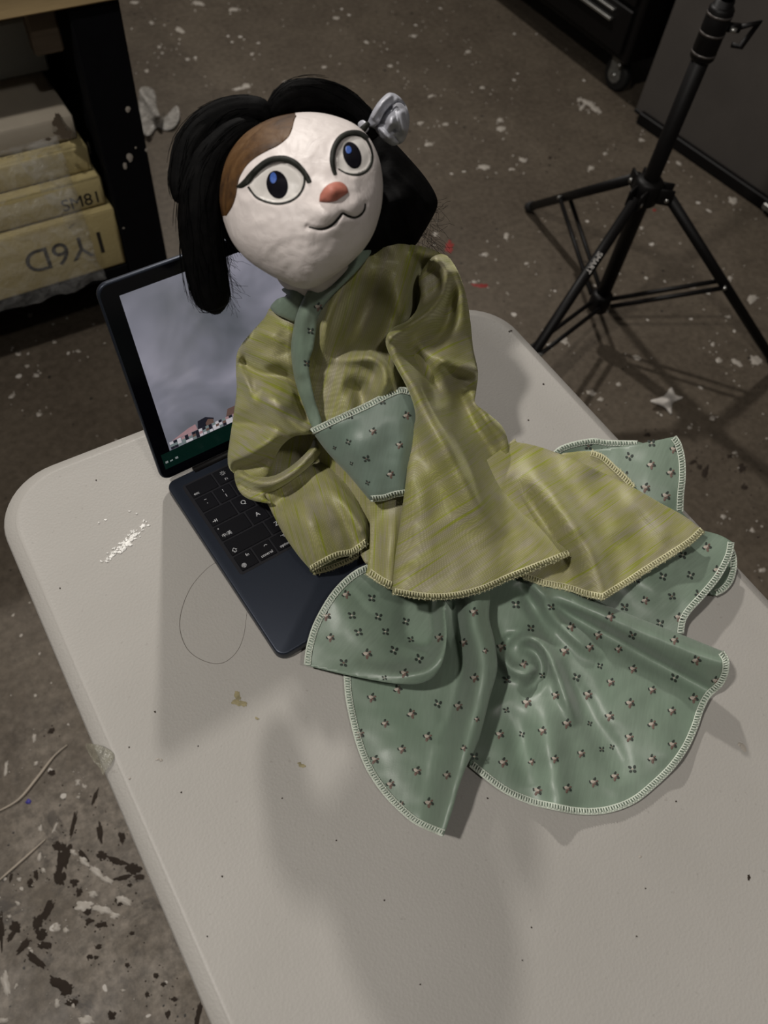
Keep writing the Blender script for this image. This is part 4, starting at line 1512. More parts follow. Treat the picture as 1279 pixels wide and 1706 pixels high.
cloth('skirt_panel', [(800, 955), (850, 945), (900, 965), (950, 980), (1010, 1008), (1070, 1032), (1137, 1058), (1204, 1085), (1204, 1085), (1212, 1100), (1211, 1122), (1201, 1142), (1182, 1160), (1170, 1182), (1160, 1212), (1145, 1245), (1122, 1278), (1092, 1308), (1055, 1337), (1010, 1353), (965, 1355), (920, 1347), (880, 1337), (835, 1316), (781, 1274), (781, 1274), (790, 1240), (800, 1180), (812, 1120), (805, 1060), (790, 1000)],
      [(850, 950, .018), (960, 985, .020), (1070, 1032, .022), (1137, 1058, .024), (1204, 1085, .028), (1211, 1122, .024), (1182, 1160, .014), (1160, 1212, .006), (1122, 1278, .004), (1055, 1337, .004), (965, 1355, .004), (880, 1337, .006), (781, 1274, .008), (812, 1120, .006), (900, 1090, .020), (1000, 1130, .016), (1080, 1180, .010), (950, 1230, .012), (860, 1200, .012), (1040, 1270, .007)], SKIRT,
      folds=[([(920, 985, .4), (1000, 1020), (1080, 1055), (1160, 1088), (1215, 1105)], (18, 26), .014),
             ([(872, 985, .6), (935, 1018), (1000, 1050), (1060, 1085), (1120, 1118), (1190, 1155, .6)], (11, 16), -.014),
             ([(890, 975), (925, 1025), (965, 1068), (1005, 1100, .3)], 12, .008),
             ([(862, 970), (890, 1015), (918, 1060, .5)], 12, -.013),
             ([(808, 1010), (822, 1070), (850, 1112), (878, 1122), (890, 1108, .6)], 11, .007),
             ([(845, 1062, .4), (885, 1062), (908, 1085), (930, 1125), (945, 1165), (962, 1210, .4)], 12, .009),
             ([(862, 1080, .5), (892, 1085), (903, 1112), (888, 1142), (862, 1152, .5)], 11, -.011),
             ([(826, 1112), (845, 1132, .6)], 7, -.013),
             ([(838, 1090), (848, 1064), (880, 1052, .3)], 7, -.006),
             ([(930, 1100, .5), (958, 1150), (985, 1200), (1020, 1260), (1035, 1310, .2)], 20, -.007),
             ([(905, 1160, .4), (915, 1230), (925, 1290), (930, 1345)], 26, .008),
             ([(840, 1170), (868, 1240), (882, 1310)], 22, -.008),
             ([(1030, 1160), (1090, 1230), (1130, 1262)], 35, .005)],
      hems=[[(1204, 1085), (1212, 1100), (1211, 1122), (1201, 1142), (1182, 1160), (1170, 1182), (1160, 1212), (1145, 1245), (1122, 1278), (1092, 1308), (1055, 1337), (1010, 1353), (965, 1355), (920, 1347), (880, 1337), (835, 1316), (781, 1274)]],
      flowers=[(859, 1007, 'd'), (884, 1046, 'd'), (918, 1011, 'd'), (951, 1044), (982, 1078), (940, 1084), (996, 1058, 'l', .9), (1030, 1081, 'l', .8), (1016, 1027), (1053, 1058, 'd'), (835, 1077), (872, 1106), (903, 1125, 'd', .8),
               (960, 1128, 'd'), (999, 1109, 'd', .7), (1054, 1114), (1017, 1136), (925, 1158), (979, 1157), (877, 1170), (1049, 1171), (1015, 1193), (1086, 1149), (944, 1205), (844, 1132, 'd'), (843, 1183, 'd', .8), (982, 1205, 'd', .7),
               (1119, 1184), (1155, 1163), (1086, 1206), (903, 1217), (1048, 1228), (1120, 1240), (1019, 1244, 'd', .7), (1002, 1248, 'd', .7), (968, 1255), (924, 1264), (885, 1269, 'l', .8), (1086, 1264), (1053, 1281, 'd'), (1024, 1293), (989, 1303),
               (945, 1313), (895, 1317), (869, 1223, 'd', .8), (1123, 1066), (1159, 1100), (1192, 1134, 'l', .9), (1123, 1129, 'd'), (832, 1223), (838, 1270)],
      grain=((0, 0), (-20, 100)), seed=8)
cloth('skirt_panel', [(574, 1118), (574, 1118), (577, 1160), (586, 1205), (597, 1245), (614, 1285), (640, 1323), (668, 1352), (695, 1373), (739, 1392), (739, 1392), (752, 1355), (764, 1312), (776, 1280), (798, 1232), (815, 1165), (828, 1115), (824, 1070), (815, 1030), (812, 975), (760, 975), (742, 1000), (725, 1070), (690, 1100), (620, 1112)],
      [(574, 1118, .006), (586, 1205, .003), (614, 1285, .003), (668, 1352, .004), (695, 1373, .006), (739, 1392, .010), (776, 1280, .020), (815, 1165, .028), (828, 1115, .033), (812, 975, .030), (742, 1000, .010), (690, 1100, .004), (735, 1120, .004), (690, 1200, .004), (640, 1250, .004)], SKIRT,
      folds=[([(782, 960, .5), (786, 1000, .85), (788, 1040), (800, 1085), (802, 1125), (788, 1190), (770, 1260), (752, 1330), (735, 1390)], (26, 24), .0195),
             ([(748, 1010), (758, 1080), (762, 1125, .9), (745, 1190, .6), (730, 1240, .3)], 16, -.013),
             ([(640, 1150), (660, 1230), (680, 1310)], 35, .003),
             ([(730, 1200), (715, 1280), (705, 1360)], 18, -.003)],
      hems=[[(574, 1118), (577, 1160), (586, 1205), (597, 1245), (614, 1285), (640, 1323), (668, 1352), (695, 1373), (739, 1392)]],
      flowers=[(619, 1162), (662, 1148), (789, 1019), (772, 1070, 'l', .9), (790, 1129), (808, 1084, 'l', .6), (685, 1189), (729, 1172, 'd'), (641, 1205), (599, 1222), (712, 1227), (669, 1248), (624, 1265), (694, 1284), (650, 1306), (668, 1339, 'l', .7),
               (714, 1337), (744, 1291), (772, 1246, 'l', .7), (763, 1176), (790, 1260, 'd'), (794, 1198, 'l', .6)], grain=((0, 0), (10, -100)), seed=9)
cloth('skirt_panel', [(614, 940), (595, 950), (576, 964), (556, 985), (538, 1012), (522, 1044), (512, 1078), (508, 1108), (508, 1108), (540, 1116), (580, 1125), (620, 1133), (660, 1139), (698, 1139), (724, 1126), (738, 1100), (744, 1060), (741, 1020), (736, 975), (700, 955), (650, 940)],
      [(614, 940, .030), (556, 985, .026), (522, 1044, .022), (508, 1108, .016), (580, 1125, .024), (660, 1139, .028), (724, 1126, .030), (744, 1060, .034), (736, 975, .036), (650, 940, .028), (600, 1050, .020), (650, 1040, .016), (690, 1060, .005), (695, 990, .006)], SKIRT,
      folds=[([(737, 955, .3), (738, 990, .7), (739, 1030), (736, 1085), (718, 1112), (690, 1122), (650, 1122, .5), (600, 1116, .2)], 15, .0125),
             ([(696, 960, .8), (702, 1030), (706, 1060), (700, 1085, .6)], 24, -.018),
             ([(560, 1000), (600, 1050), (640, 1100)], 30, .004)],
      hems=[[(612, 942), (595, 950), (576, 964), (556, 985), (538, 1012), (522, 1044), (512, 1078), (508, 1108)]],
      flowers=[(576, 990), (619, 996, 'd'), (543, 1026), (586, 1025, 'd'), (630, 1027, 'd'), (550, 1062), (597, 1053, 'd'), (642, 1052, 'd'), (656, 1083, 'd'), (611, 1089), (572, 1104, 'd'), (673, 1121), (698, 1097, 'd'), (676, 1035, 'd'), (684, 1065, 'd', .8),
               (731, 1062, 'l', .9), (640, 1129, 'd', .7)], grain=((0, 0), (60, -70)), seed=10)

# --- body and robe
cloth('body', [(470, 500), (560, 450), (680, 440), (740, 520), (700, 640), (690, 800), (640, 840), (580, 770), (520, 680), (480, 590)],
      [(470, 500, .165), (560, 450, .19), (680, 440, .165), (740, 520, .125), (700, 640, .11), (690, 800, .07), (640, 840, .06), (520, 680, .10), (600, 600, .135)], ROBE_SHADE, puff=(.01, .03, 40), step=9, seed=2)
cloth('robe_back', [(520, 720), (560, 750), (600, 800), (622, 835), (640, 900), (612, 940), (590, 900), (560, 860), (535, 810), (520, 770)],
      [(520, 720, .09), (622, 835, .06), (640, 900, .035), (612, 940, .028), (560, 860, .035), (520, 770, .06)], ROBE, seed=12, step=6, zmin=.014)
cloth('robe_skirt', [(935, 760), (955, 753), (985, 752), (1005, 760), (1025, 778), (1045, 797), (1057, 812), (1030, 815), (980, 795)],
      [(935, 760, .05), (985, 752, .052), (1025, 778, .047), (1057, 812, .042), (980, 795, .045)], ROBE, hems=[[(985, 752), (1005, 760), (1025, 778), (1045, 797), (1057, 812)]],
      hmat=THREAD_Y, fray=.8, hw=7, grain=((0, 0), (70, -40)), seed=13)
cloth('robe_skirt', [(612, 825), (660, 815), (710, 815), (740, 900), (720, 995), (690, 992), (665, 985), (635, 972), (610, 955), (610, 955), (615, 920), (616, 870)],
      [(612, 825, .084), (710, 815, .086), (740, 900, .060), (720, 995, .038), (665, 985, .042), (610, 955, .044), (616, 870, .066), (660, 900, .066)], ROBE,
      folds=[([(655, 840), (650, 900), (645, 965)], 16, .005), ([(630, 840), (628, 950)], 10, -.003)],
      hems=[[(690, 992), (665, 985), (635, 972), (610, 955)]], hmat=THREAD_Y, fray=.9, hw=10, grain=((0, 0), (5, -100)), seed=14)
cloth('robe_skirt', [(720, 850), (845, 740), (862, 737), (900, 745), (955, 765), (1010, 790), (1060, 815), (1100, 838), (1140, 860), (1172, 885), (1172, 885), (1150, 905), (1112, 930), (1080, 950), (1040, 976), (1004, 998), (1004, 998), (975, 992), (945, 982), (905, 974), (870, 962), (820, 950), (750, 930)],
      [(720, 850, .07), (845, 740, .075), (900, 745, .068), (1010, 790, .055), (1100, 838, .045), (1172, 885, .038), (1112, 930, .042), (1040, 976, .038), (1004, 998, .032), (945, 982, .028), (870, 962, .034), (750, 930, .05), (960, 880, .060), (900, 830, .064), (1050, 880, .053)], ROBE,
      folds=[([(870, 760), (920, 825), (958, 880), (985, 930), (1004, 990)], (20, 34), .011),
             ([(905, 880), (935, 925), (965, 970)], 20, -.010),
             ([(850, 790), (900, 860), (930, 900, .5)], 16, -.008),
             ([(960, 775), (1030, 850), (1080, 920, .5)], 30, .004),
             ([(1000, 800), (1060, 865), (1090, 920)], 22, -.004),
             ([(1060, 830), (1120, 880), (1150, 890)], 25, .005)],
      hems=[[(1172, 885), (1150, 905), (1112, 930), (1080, 950), (1040, 976), (1004, 998)], [(1004, 998), (975, 992), (945, 982), (905, 974), (870, 962)]],
      hmat=THREAD_Y, fray=.8, hw=8, grain=((0, 0), (90, -62)), seed=15)

cloth('robe_front', [(600, 418), (620, 411), (645, 406), (680, 407), (710, 412), (738, 424), (758, 445), (770, 480), (760, 560), (725, 620), (695, 680), (665, 668), (610, 690), (560, 712), (536, 722), (524, 700), (508, 655), (504, 600), (512, 540), (540, 490), (570, 450)],
      [(600, 418, .225), (645, 406, .225), (710, 412, .212), (758, 445, .19), (770, 490, .16), (740, 560, .15), (695, 680, .140), (610, 690, .142), (536, 722, .124), (508, 655, .145), (504, 600, .165), (512, 540, .19), (570, 450, .222), (620, 520, .196), (600, 600, .176), (680, 480, .196)], ROBE,
      folds=[([(600, 445), (558, 505), (540, 560), (545, 610, .6)], (18, 22), .010),
             ([(640, 445, .8), (612, 510), (592, 560), (592, 600, .3)], 30, -.016),
             ([(560, 598, .5), (605, 592), (637, 610), (642, 640), (630, 668, .1)], 13, .010),
             ([(570, 640, .4), (598, 650), (606, 684, .8)], 14, -.009),
             ([(650, 570), (656, 620), (660, 660)], 6, .006),
             ([(664, 590), (672, 650)], 6, -.006),
             ([(620, 440), (668, 500), (672, 560)], 26, .007),
             ([(738, 440), (712, 455), (695, 490), (690, 530), (660, 556)], 14, -.024),
             ([(700, 418), (740, 436)], 14, .006),
             ([(615, 415), (650, 455)], 12, -.003), ([(655, 410), (680, 460)], 14, .004)],
      puff=(.004, .016, 16), grain=((0, 0), (-30, 100)), seed=16)

cloth('sleeve', [(718, 430), (740, 424), (756, 440), (768, 465), (778, 500), (784, 540), (788, 580), (796, 620), (793, 652), (792, 672), (812, 688), (836, 710), (846, 735), (850, 768), (868, 805), (915, 860), (950, 893), (974, 912), (974, 912), (940, 928), (895, 946), (850, 964), (800, 985), (750, 996), (705, 996), (653, 988), (653, 988), (658, 930), (668, 860), (677, 790), (682, 730), (692, 695), (682, 655), (660, 612), (645, 582), (643, 562), (655, 546), (678, 534), (694, 515), (700, 490), (698, 462)],
      [(718, 430, .216), (756, 440, .20), (778, 500, .165), (788, 580, .135), (796, 620, .122), (792, 672, .106), (836, 710, .090), (850, 768, .072), (915, 860, .062), (974, 912, .056), (895, 946, .058), (800, 985, .060), (705, 996, .060), (653, 988, .060), (668, 860, .092), (682, 730, .128), (692, 695, .136), (660, 612, .160), (643, 562, .176), (694, 515, .186), (698, 462, .20), (730, 520, .182), (740, 620, .152), (740, 720, .128), (770, 830, .098), (830, 880, .074)], ROBE,
      folds=[([(728, 434), (742, 452), (738, 490), (714, 520), (680, 543), (650, 560)], 9, .009),
             ([(762, 455), (768, 500), (762, 560)], 14, .006),
             ([(750, 470), (748, 520), (728, 560), (700, 575, .6)], 15, -.009),
             ([(648, 568), (662, 604), (690, 650), (722, 710), (762, 780), (800, 850, .6), (830, 900, .2)], (22, 30), .016),
             ([(668, 572, .6), (700, 604), (722, 640), (735, 680, .5)], 13, -.009),
             ([(722, 588), (748, 606), (775, 612), (795, 618)], 8, .008),
             ([(735, 605), (765, 628), (792, 640)], 11, -.007),
             ([(735, 606), (765, 660), (800, 725), (845, 800), (905, 868), (960, 912)], 20, -.013),
             ([(775, 650), (805, 690), (825, 740)], 16, .009),
             ([(690, 790), (700, 880), (700, 980)], 28, .005),
             ([(690, 800), (640, 985)], 20, -.004)],
      hems=[[(974, 912), (940, 928), (895, 946), (850, 964), (800, 985), (750, 996), (705, 996), (653, 988)]], hmat=THREAD_Y, fray=.7, hw=8,
      puff=(.006, .018, 14), grain=((0, 0), (90, -58)), seed=17)

cloth('sleeve_pocket', [(448, 802), (452, 765), (470, 735), (500, 718), (528, 718), (536, 745), (500, 785), (465, 810)],
      [(448, 802, .045), (470, 735, .075), (528, 718, .09), (536, 745, .075), (465, 810, .04), (490, 765, .055)], ROBE, seed=18, grain=((0, 0), (20, -100)), zmin=.016)
fore = [(408, 812), (428, 830), (444, 838), (456, 860), (474, 893), (497, 926), (519, 951), (519, 951), (538, 940), (562, 928), (588, 922), (613, 905), (613, 905), (614, 880), (605, 850), (585, 818), (560, 790), (536, 768), (500, 780), (450, 800)]
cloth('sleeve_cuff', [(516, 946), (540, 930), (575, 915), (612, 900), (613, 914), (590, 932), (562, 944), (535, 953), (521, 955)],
      [(516, 946, .022), (575, 915, .022), (613, 914, .022), (562, 944, .020), (521, 955, .020)], ROBE_SHADE,
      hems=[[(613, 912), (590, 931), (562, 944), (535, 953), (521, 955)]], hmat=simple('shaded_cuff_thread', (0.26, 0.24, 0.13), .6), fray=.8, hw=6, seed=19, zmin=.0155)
cloth('sleeve', fore,
      [(408, 812, .042), (444, 838, .040), (474, 893, .034), (519, 951, .026), (562, 928, .038), (613, 905, .040), (605, 850, .050), (560, 790, .062), (500, 780, .060), (500, 860, .062), (540, 900, .054), (570, 860, .062)], ROBE,
      folds=[([(490, 830), (515, 880), (540, 930)], 26, .006), ([(455, 845), (490, 815), (530, 800)], 12, -.006), ([(545, 800), (575, 840), (600, 880)], 12, .004), ([(540, 825), (570, 860), (590, 905)], 14, -.004)],
      hems=[[(519, 951), (538, 940), (562, 928), (588, 922), (613, 905)]], hmat=THREAD_Y, fray=.2, hw=8, puff=(.004, .012, 14), grain=((0, 0), (-30, -100)), seed=20, zmin=.0165, wr=.0016)
cloth('sleeve_fold', [(390, 787), (402, 780), (424, 792), (448, 794), (470, 786), (495, 768), (515, 748), (524, 729), (530, 742), (534, 754), (518, 774), (492, 796), (464, 814), (440, 826), (452, 838), (430, 836), (408, 828), (395, 812)],
      [(390, 787, .048), (424, 792, .058), (470, 786, .068), (524, 729, .092), (534, 754, .080), (492, 796, .064), (452, 838, .046), (408, 828, .040), (440, 812, .056)], ROBE,
      folds=[([(400, 792), (425, 803), (455, 804), (490, 785), (525, 748)], 10, .007), ([(398, 806), (420, 818), (445, 820)], 6, -.006)],
      puff=(.005, .012, 10), grain=((0, 0), (80, -40)), seed=21, zmin=.0165)
cloth('sleeve', [(452, 512), (440, 530), (420, 552), (402, 574), (394, 592), (393, 620), (394, 650), (389, 690), (383, 730), (379, 762), (383, 782), (400, 794), (424, 800), (446, 795), (455, 770), (468, 745), (488, 728), (512, 724), (530, 722), (530, 722), (522, 695), (505, 655), (494, 610), (491, 565), (495, 535), (475, 525)],
      [(452, 512, .192), (420, 552, .168), (394, 592, .146), (394, 650, .116), (383, 730, .078), (383, 782, .054), (424, 800, .056), (455, 770, .078), (488, 728, .106), (530, 722, .116), (505, 655, .148), (491, 565, .182), (475, 525, .196), (440, 600, .166), (440, 680, .132), (425, 745, .094)], ROBE,
      folds=[([(397, 598), (408, 628), (420, 662), (428, 690, .4)], 6, .006),
             ([(405, 606), (440, 622), (475, 628), (497, 645)], 14, -.010),
             ([(420, 555, .5), (455, 560), (470, 590, .5)], 20, .006),
             ([(420, 655, .4), (455, 672), (480, 700), (505, 720)], 18, .010),
             ([(500, 665), (512, 700)], 10, -.006),
             ([(395, 705), (425, 706), (452, 716, .4)], 13, -.007),
             ([(385, 765), (420, 752), (450, 734), (470, 716, .4)], 14, .009),
             ([(395, 780), (425, 772), (448, 758, .4)], 9, -.005)],
      puff=(.005, .014, 13), grain=((0, 0), (-85, -40)), seed=22, zmin=.0165)

cloth('sash', [(518, 716), (518, 716), (560, 696), (610, 673), (645, 655), (668, 647), (690, 652), (700, 700), (695, 770), (690, 822), (660, 826), (640, 832), (616, 834), (616, 834), (600, 815), (580, 791), (556, 766), (536, 742)],
      [(518, 716, .136), (610, 673, .158), (668, 647, .164), (700, 700, .142), (695, 770, .112), (690, 822, .094), (616, 834, .092), (580, 791, .106), (536, 742, .124), (620, 740, .138), (640, 790, .114)], SASH,
      folds=[([(660, 665), (672, 740), (665, 815)], 20, .004), ([(565, 705), (600, 760), (625, 820)], 26, .003)],
      hems=[[(518, 716), (560, 696), (610, 673), (645, 655), (668, 647), (690, 652)], [(690, 822), (660, 826), (640, 832), (616, 834)]], hw=7.5,
      flowers=[(583, 693, 'd', .8), (637, 669, 'd', .8), (677, 692, 'l', .9), (621, 718, 'l', .9), (580, 736, 'd', .8), (665, 741, 'l', .9), (610, 764, 'd', .8), (650, 790, 'l', .9), (612, 804, 'd', .6), (549, 709, 'd', .7), (585, 772, 'd', .5), (557, 746, 'd', .5)],
      puff=(.005, .02, 18), grain=((0, 0), (-20, 100)), seed=23)

cloth('collar', [(469, 482), (478, 492), (462, 498), (450, 512), (458, 522), (474, 530), (494, 536), (503, 512), (520, 490), (510, 480), (490, 475)],
      [(469, 482, .215), (450, 512, .20), (474, 530, .20), (494, 536, .20), (520, 490, .226), (490, 490, .224)], SKIRT, seed=24, grain=((0, 0), (50, -50)), puff=(.002, .006, 6))
cloth('collar', [(612, 404), (585, 425), (552, 447), (527, 466), (508, 492), (494, 524), (486, 562), (485, 592), (491, 633), (505, 675), (522, 715), (536, 706), (525, 668), (517, 632), (515, 603), (522, 580), (526, 553), (530, 528), (546, 501), (583, 463), (600, 445), (618, 420)],
      [(612, 404, .232), (552, 447, .240), (508, 492, .232), (486, 562, .196), (491, 633, .164), (522, 715, .136), (536, 706, .140), (517, 632, .172), (526, 553, .208), (546, 501, .226), (600, 445, .236)], SKIRT,
      folds=[([(515, 500), (500, 560), (500, 620)], 12, .003), ([(560, 455), (528, 500)], 9, -.003)],
      flowers=[(530, 511, 'l', .9), (517, 551, 'd', .9), (511, 605, 'd', .8), (556, 466, 'l', .6)], seed=25, grain=((0, 0), (-20, 100)), puff=(.002, .008, 8))

# --- head
HC = np.array([515.0, 325.0])
hp = np.array([(366, 340), (374, 372), (386, 402), (410, 431), (440, 452), (470, 468), (500, 481), (520, 481), (545, 466), (568, 450), (592, 430), (615, 402), (630, 365), (637, 325), (636, 290), (628, 255), (612, 225), (590, 206), (560, 194), (520, 187), (480, 190), (440, 202), (405, 225), (380, 258), (368, 300)], float)
hd = hp - HC
ha = np.arctan2(hd[:, 1], hd[:, 0])
hr = np.hypot(hd[:, 0], hd[:, 1])
order = np.argsort(ha)
ha, hr = ha[order], hr[order]
PC = np.array(at(*HC, 0.295))
T0 = (PC - CAM) @ fwd
HD = 0.054
EYE_L = [(416, 309), (421, 297), (432, 284), (447, 275), (464, 271), (482, 273), (496, 281), (505, 293), (506, 306), (500, 321), (487, 332), (467, 338), (447, 336), (429, 328)]
EYE_R = [(562, 280), (560, 264), (564, 246), (574, 233), (589, 227), (604, 232), (613, 246), (618, 262), (615, 277), (605, 286), (591, 290), (576, 288)]
el, er = spline(EYE_L, 4, True), spline(EYE_R, 4, True)


def g2(p, x, y, w_, wy=None):
    return np.exp(-((p[:, 0] - x) / w_) ** 2 - ((p[:, 1] - y) / (wy or w_)) ** 2)


def head_bump(p):
    h = 0.006 * g2(p, 560, 352, 52, 44)
    h += 0.0045 * g2(p, 540, 356, 22, 18) + 0.004 * g2(p, 590, 344, 18, 17)
    h += 0.006 * g2(p, 556, 318, 17, 13)
    h += 0.003 * g2(p, 470, 395, 70, 40)
    d, _, _ = seg_dist(p, spline([(512, 378), (530, 382), (544, 380), (556, 372), (565, 362), (571, 355), (579, 359), (591, 362), (601, 358), (608, 348), (609, 339)], 3))
    h -= 0.0022 * np.exp(-(d / 4.0) ** 2)
    for poly, cx, cy in ((el, 463, 304), (er, 589, 259)):
        d, _, _ = seg_dist(p, np.vstack([poly, poly[:1]]))
        s = np.where(inside(poly, p), -d, d)
        h -= 0.0052 / (1 + np.exp(np.clip(s / 1.6, -30, 30)))
        h += 0.0020 * g2(p, cx, cy, 28, 24)
    d, _, _ = seg_dist(p, np.array([(425, 285), (440, 272), (463, 263), (480, 265), (497, 277), (508, 292)], float))
    h += 0.0016 * np.exp(-(d / 7) ** 2)
    d, _, _ = seg_dist(p, np.array([(554, 275), (556, 247), (568, 230), (590, 221), (606, 226)], float))
    h += 0.0014 * np.exp(-(d / 7) ** 2)
    # hand-shaped paper surface
    h += 0.0010 * np.array([mnoise.noise(Vector((q[0] / 30, q[1] / 30, 2.0))) + 0.6 * mnoise.noise(Vector((q[0] / 13, q[1] / 13, 7.0))) for q in p])
    return h


NP, NT = 260, 180
phis = np.linspace(-math.pi, math.pi, NP, endpoint=False)
rad = np.interp(phis, ha, hr, period=2 * math.pi)
k = np.array([0.25, 0.5, 0.25])
for _ in range(10):
    rad = 0.25 * np.roll(rad, 1) + 0.5 * rad + 0.25 * np.roll(rad, -1)
pxs, dep = [HC[None]], [np.array([T0 - HD])]
ths = np.linspace(0, math.pi, NT + 1)[1:-1]
for t in ths:
    pxs.append(HC + (rad * math.sin(t))[:, None] * np.c_[np.cos(phis), np.sin(phis)])
    dep.append(np.full(NP, T0 - HD * math.cos(t)))
pxs.append(HC[None])
dep.append(np.array([T0 + HD]))
front_n = 1 + NP * int(np.sum(ths < math.pi / 2))
pxs, dep = np.vstack(pxs), np.concatenate(dep)
bmp = head_bump(pxs[:front_n])
edge_w = np.concatenate([[1.0]] + [np.full(NP, max(0.0, math.cos(t)) ** 0.5) for t in ths if t < math.pi / 2])
dep[:front_n] -= bmp * edge_w
hd_ = np.stack([pxs[:, 0] - CX, pxs[:, 1] - CY, np.full(len(pxs), F_PX)], 1) @ R.T / F_PX
HV = CAM + hd_ * dep[:, None]
HF = []
nr = len(ths)
for j in range(NP):
    j2 = (j + 1) % NP
    HF.append([0, 1 + j2, 1 + j])
    for i in range(nr - 1):
        a_, b_ = 1 + i * NP, 1 + (i + 1) * NP
        HF.append([a_ + j, a_ + j2, b_ + j2, b_ + j])
    HF.append([1 + (nr - 1) * NP + j, 1 + (nr - 1) * NP + j2, len(pxs) - 1])
patch_poly = spline([(493, 160), (492, 190), (488, 202), (485, 214), (478, 228), (462, 241), (444, 250), (428, 259), (414, 270), (404, 283), (397, 297), (394, 312), (391, 328), (385, 344), (374, 360), (340, 380), (320, 300), (360, 200), (430, 160)], 4, True)
fc = np.array([pxs[f].mean(0) for f in HF])
isf = np.array([min(f) < front_n + NP * 12 for f in HF])
fm = (inside(patch_poly, fc) & isf).astype(int)
head = obj('head', HV, HF, [HEAD, PATCH], doll, True, fmat=[int(i) for i in fm])
bvh = BVHTree.FromPolygons([Vector(v) for v in HV], HF)


def on_head(x, y, off):
    d = Vector(ray(x, y)).normalized()
    hit, nrm_, idx, dist = bvh.ray_cast(Vector(CAM), d)
    if hit is None:
        return Vector(CAM) + d * (T0 * 1.09)
    return hit - d * off


def decal(name, outline, mat, off=0.0004, step=2.5, dome=0.0, closed_spline=True, parent=head):
    """a coat of paint (or a small raised form) laid on the head"""
    oln = spline(outline, step, True) if closed_spline else np.array(outline, float)
    xy, tri, border = fill(oln, step)
    if dome:
        cl = np.vstack([oln, oln[:1]])
        d, _, _ = seg_dist(xy, cl)
        e = np.clip(d / d.max(), 0, 1)
        e = np.sqrt(1 - (1 - e) ** 2) * dome
    else:
        e = np.zeros(len(xy))
    fr = [on_head(p[0], p[1], off + q) for p, q in zip(xy, e)]
    dirs = [(v - Vector(CAM)).normalized() for v in fr]
    bk = [v + d * (off + 0.0004 + q) for v, d, q in zip(fr, dirs, e)]
    n = len(xy)
    Fc = tri + [[i + n for i in t[::-1]] for t in tri] + [[b, a, a + n, b + n] for a, b in border]
    return obj(name, fr + bk, Fc, mat, parent, True)


def stroke(name, line, mat, off=0.0006):
    """brush stroke: (x, y, half width)"""
    ln = spline(line, 2.0)
    t = np.gradient(ln[:, :2], axis=0)
    t /= np.linalg.norm(t, axis=1)[:, None] + 1e-9
    nn = np.c_[-t[:, 1], t[:, 0]]
    wv = ln[:, 2] + np.array([0.35 * mnoise.noise(Vector((i * 0.25, 3.3, 0))) for i in range(len(ln))])
    wv = np.maximum(wv, 0.25)
    a = ln[:, :2] + nn * wv[:, None]
    b = ln[:, :2] - nn * wv[:, None]
    V, Fc = [], []
    for i in range(len(ln)):
        for q, o_ in ((a[i], off * 0.3), (ln[i, :2] * .6 + a[i] * .4, off), (ln[i, :2] * .6 + b[i] * .4, off), (b[i], off * 0.3)):
            V.append(on_head(q[0], q[1], o_))
    for i in range(len(ln) - 1):
        for k_ in range(3):
            Fc.append([i * 4 + k_, i * 4 + k_ + 1, i * 4 + 5 + k_, i * 4 + 4 + k_])
    o = obj(name, V, Fc, mat, head, True)
    m = o.modifiers.new('thickness', 'SOLIDIFY')
    m.thickness = 0.0003
    m.offset = 0
    return o


def ell(cx, cy, rx, ry, ang, n=28, sq=1.0):
    a = math.radians(ang)
    out = []
    for i in range(n):
        g = 2 * math.pi * i / n
        x, y = rx * math.cos(g), ry * math.sin(g)
        out.append((cx + x * math.cos(a) - y * math.sin(a), cy + x * math.sin(a) + y * math.cos(a)))
    return out


decal('fur_patch', [(493, 192), (492, 196), (489.5, 203), (486.5, 215), (479.5, 229), (463, 242.5), (445, 251.5), (429, 260.5), (415, 271.5), (405.3, 284), (398.5, 298), (395.5, 312), (392.5, 328), (386.5, 345), (376, 361), (376, 361), (374, 340), (376, 310), (386, 275), (408, 238), (440, 210), (475, 196)], PATCH, 0.00025)
decal('eye_white', EYE_L, EYEWHITE, 0.0002)
decal('eye_white', EYE_R, EYEWHITE, 0.0002)
decal('iris', ell(461.5, 307.5, 17.6, 23.5, -13), IRIS, 0.0006)
decal('iris', ell(586.5, 258.5, 14.6, 23, -19), IRIS, 0.0006)
decal('eye_highlight', [(450, 292), (455, 287), (460, 292), (460, 301), (455, 306), (450, 301)], BLUE, 0.0010, 1.5)
decal('eye_highlight', [(576, 245), (581, 243), (585, 247), (585, 254), (580, 256), (576, 252)], BLUE, 0.0010, 1.5)
stroke('eyelash', [(394, 311, 1.0), (401, 309.5, 4.2), (411, 302, 5.8), (420, 291, 5.6), (432, 279, 5.4), (447, 268.5, 5.3), (462, 264.5, 5.2), (477, 265.5, 5.2), (491, 272, 5.0), (503, 283.5, 4.6), (511, 295, 4.4), (515.5, 304, 3.8)], BLACKPAINT, 0.0009)
stroke('eye_liner', [(413, 311, 1.5), (420, 321, 1.6), (429, 330, 1.7), (447, 337.5, 1.6), (467, 339.5, 1.7), (487, 333.6, 1.8), (500.5, 321.5, 1.7), (506.8, 306, 1.5), (506.5, 293, 1.0)], BLACKPAINT)
stroke('eyelash', [(558.5, 291, 3.0), (555.2, 280, 3.8), (553.4, 266, 4.4), (556.5, 247, 4.5), (566, 231, 4.6), (579, 223, 4.8), (592, 221.5, 4.8), (603, 224.5, 4.6), (612, 232, 3.6)], BLACKPAINT, 0.0009)
stroke('eye_liner', [(563, 281, 0.8), (576, 288.5, 1.4), (592, 291.5, 1.7), (606, 288, 2.0), (616.5, 277, 2.0), (620, 262, 1.7), (617.5, 247, 1.8), (611, 233, 2.2)], BLACKPAINT)
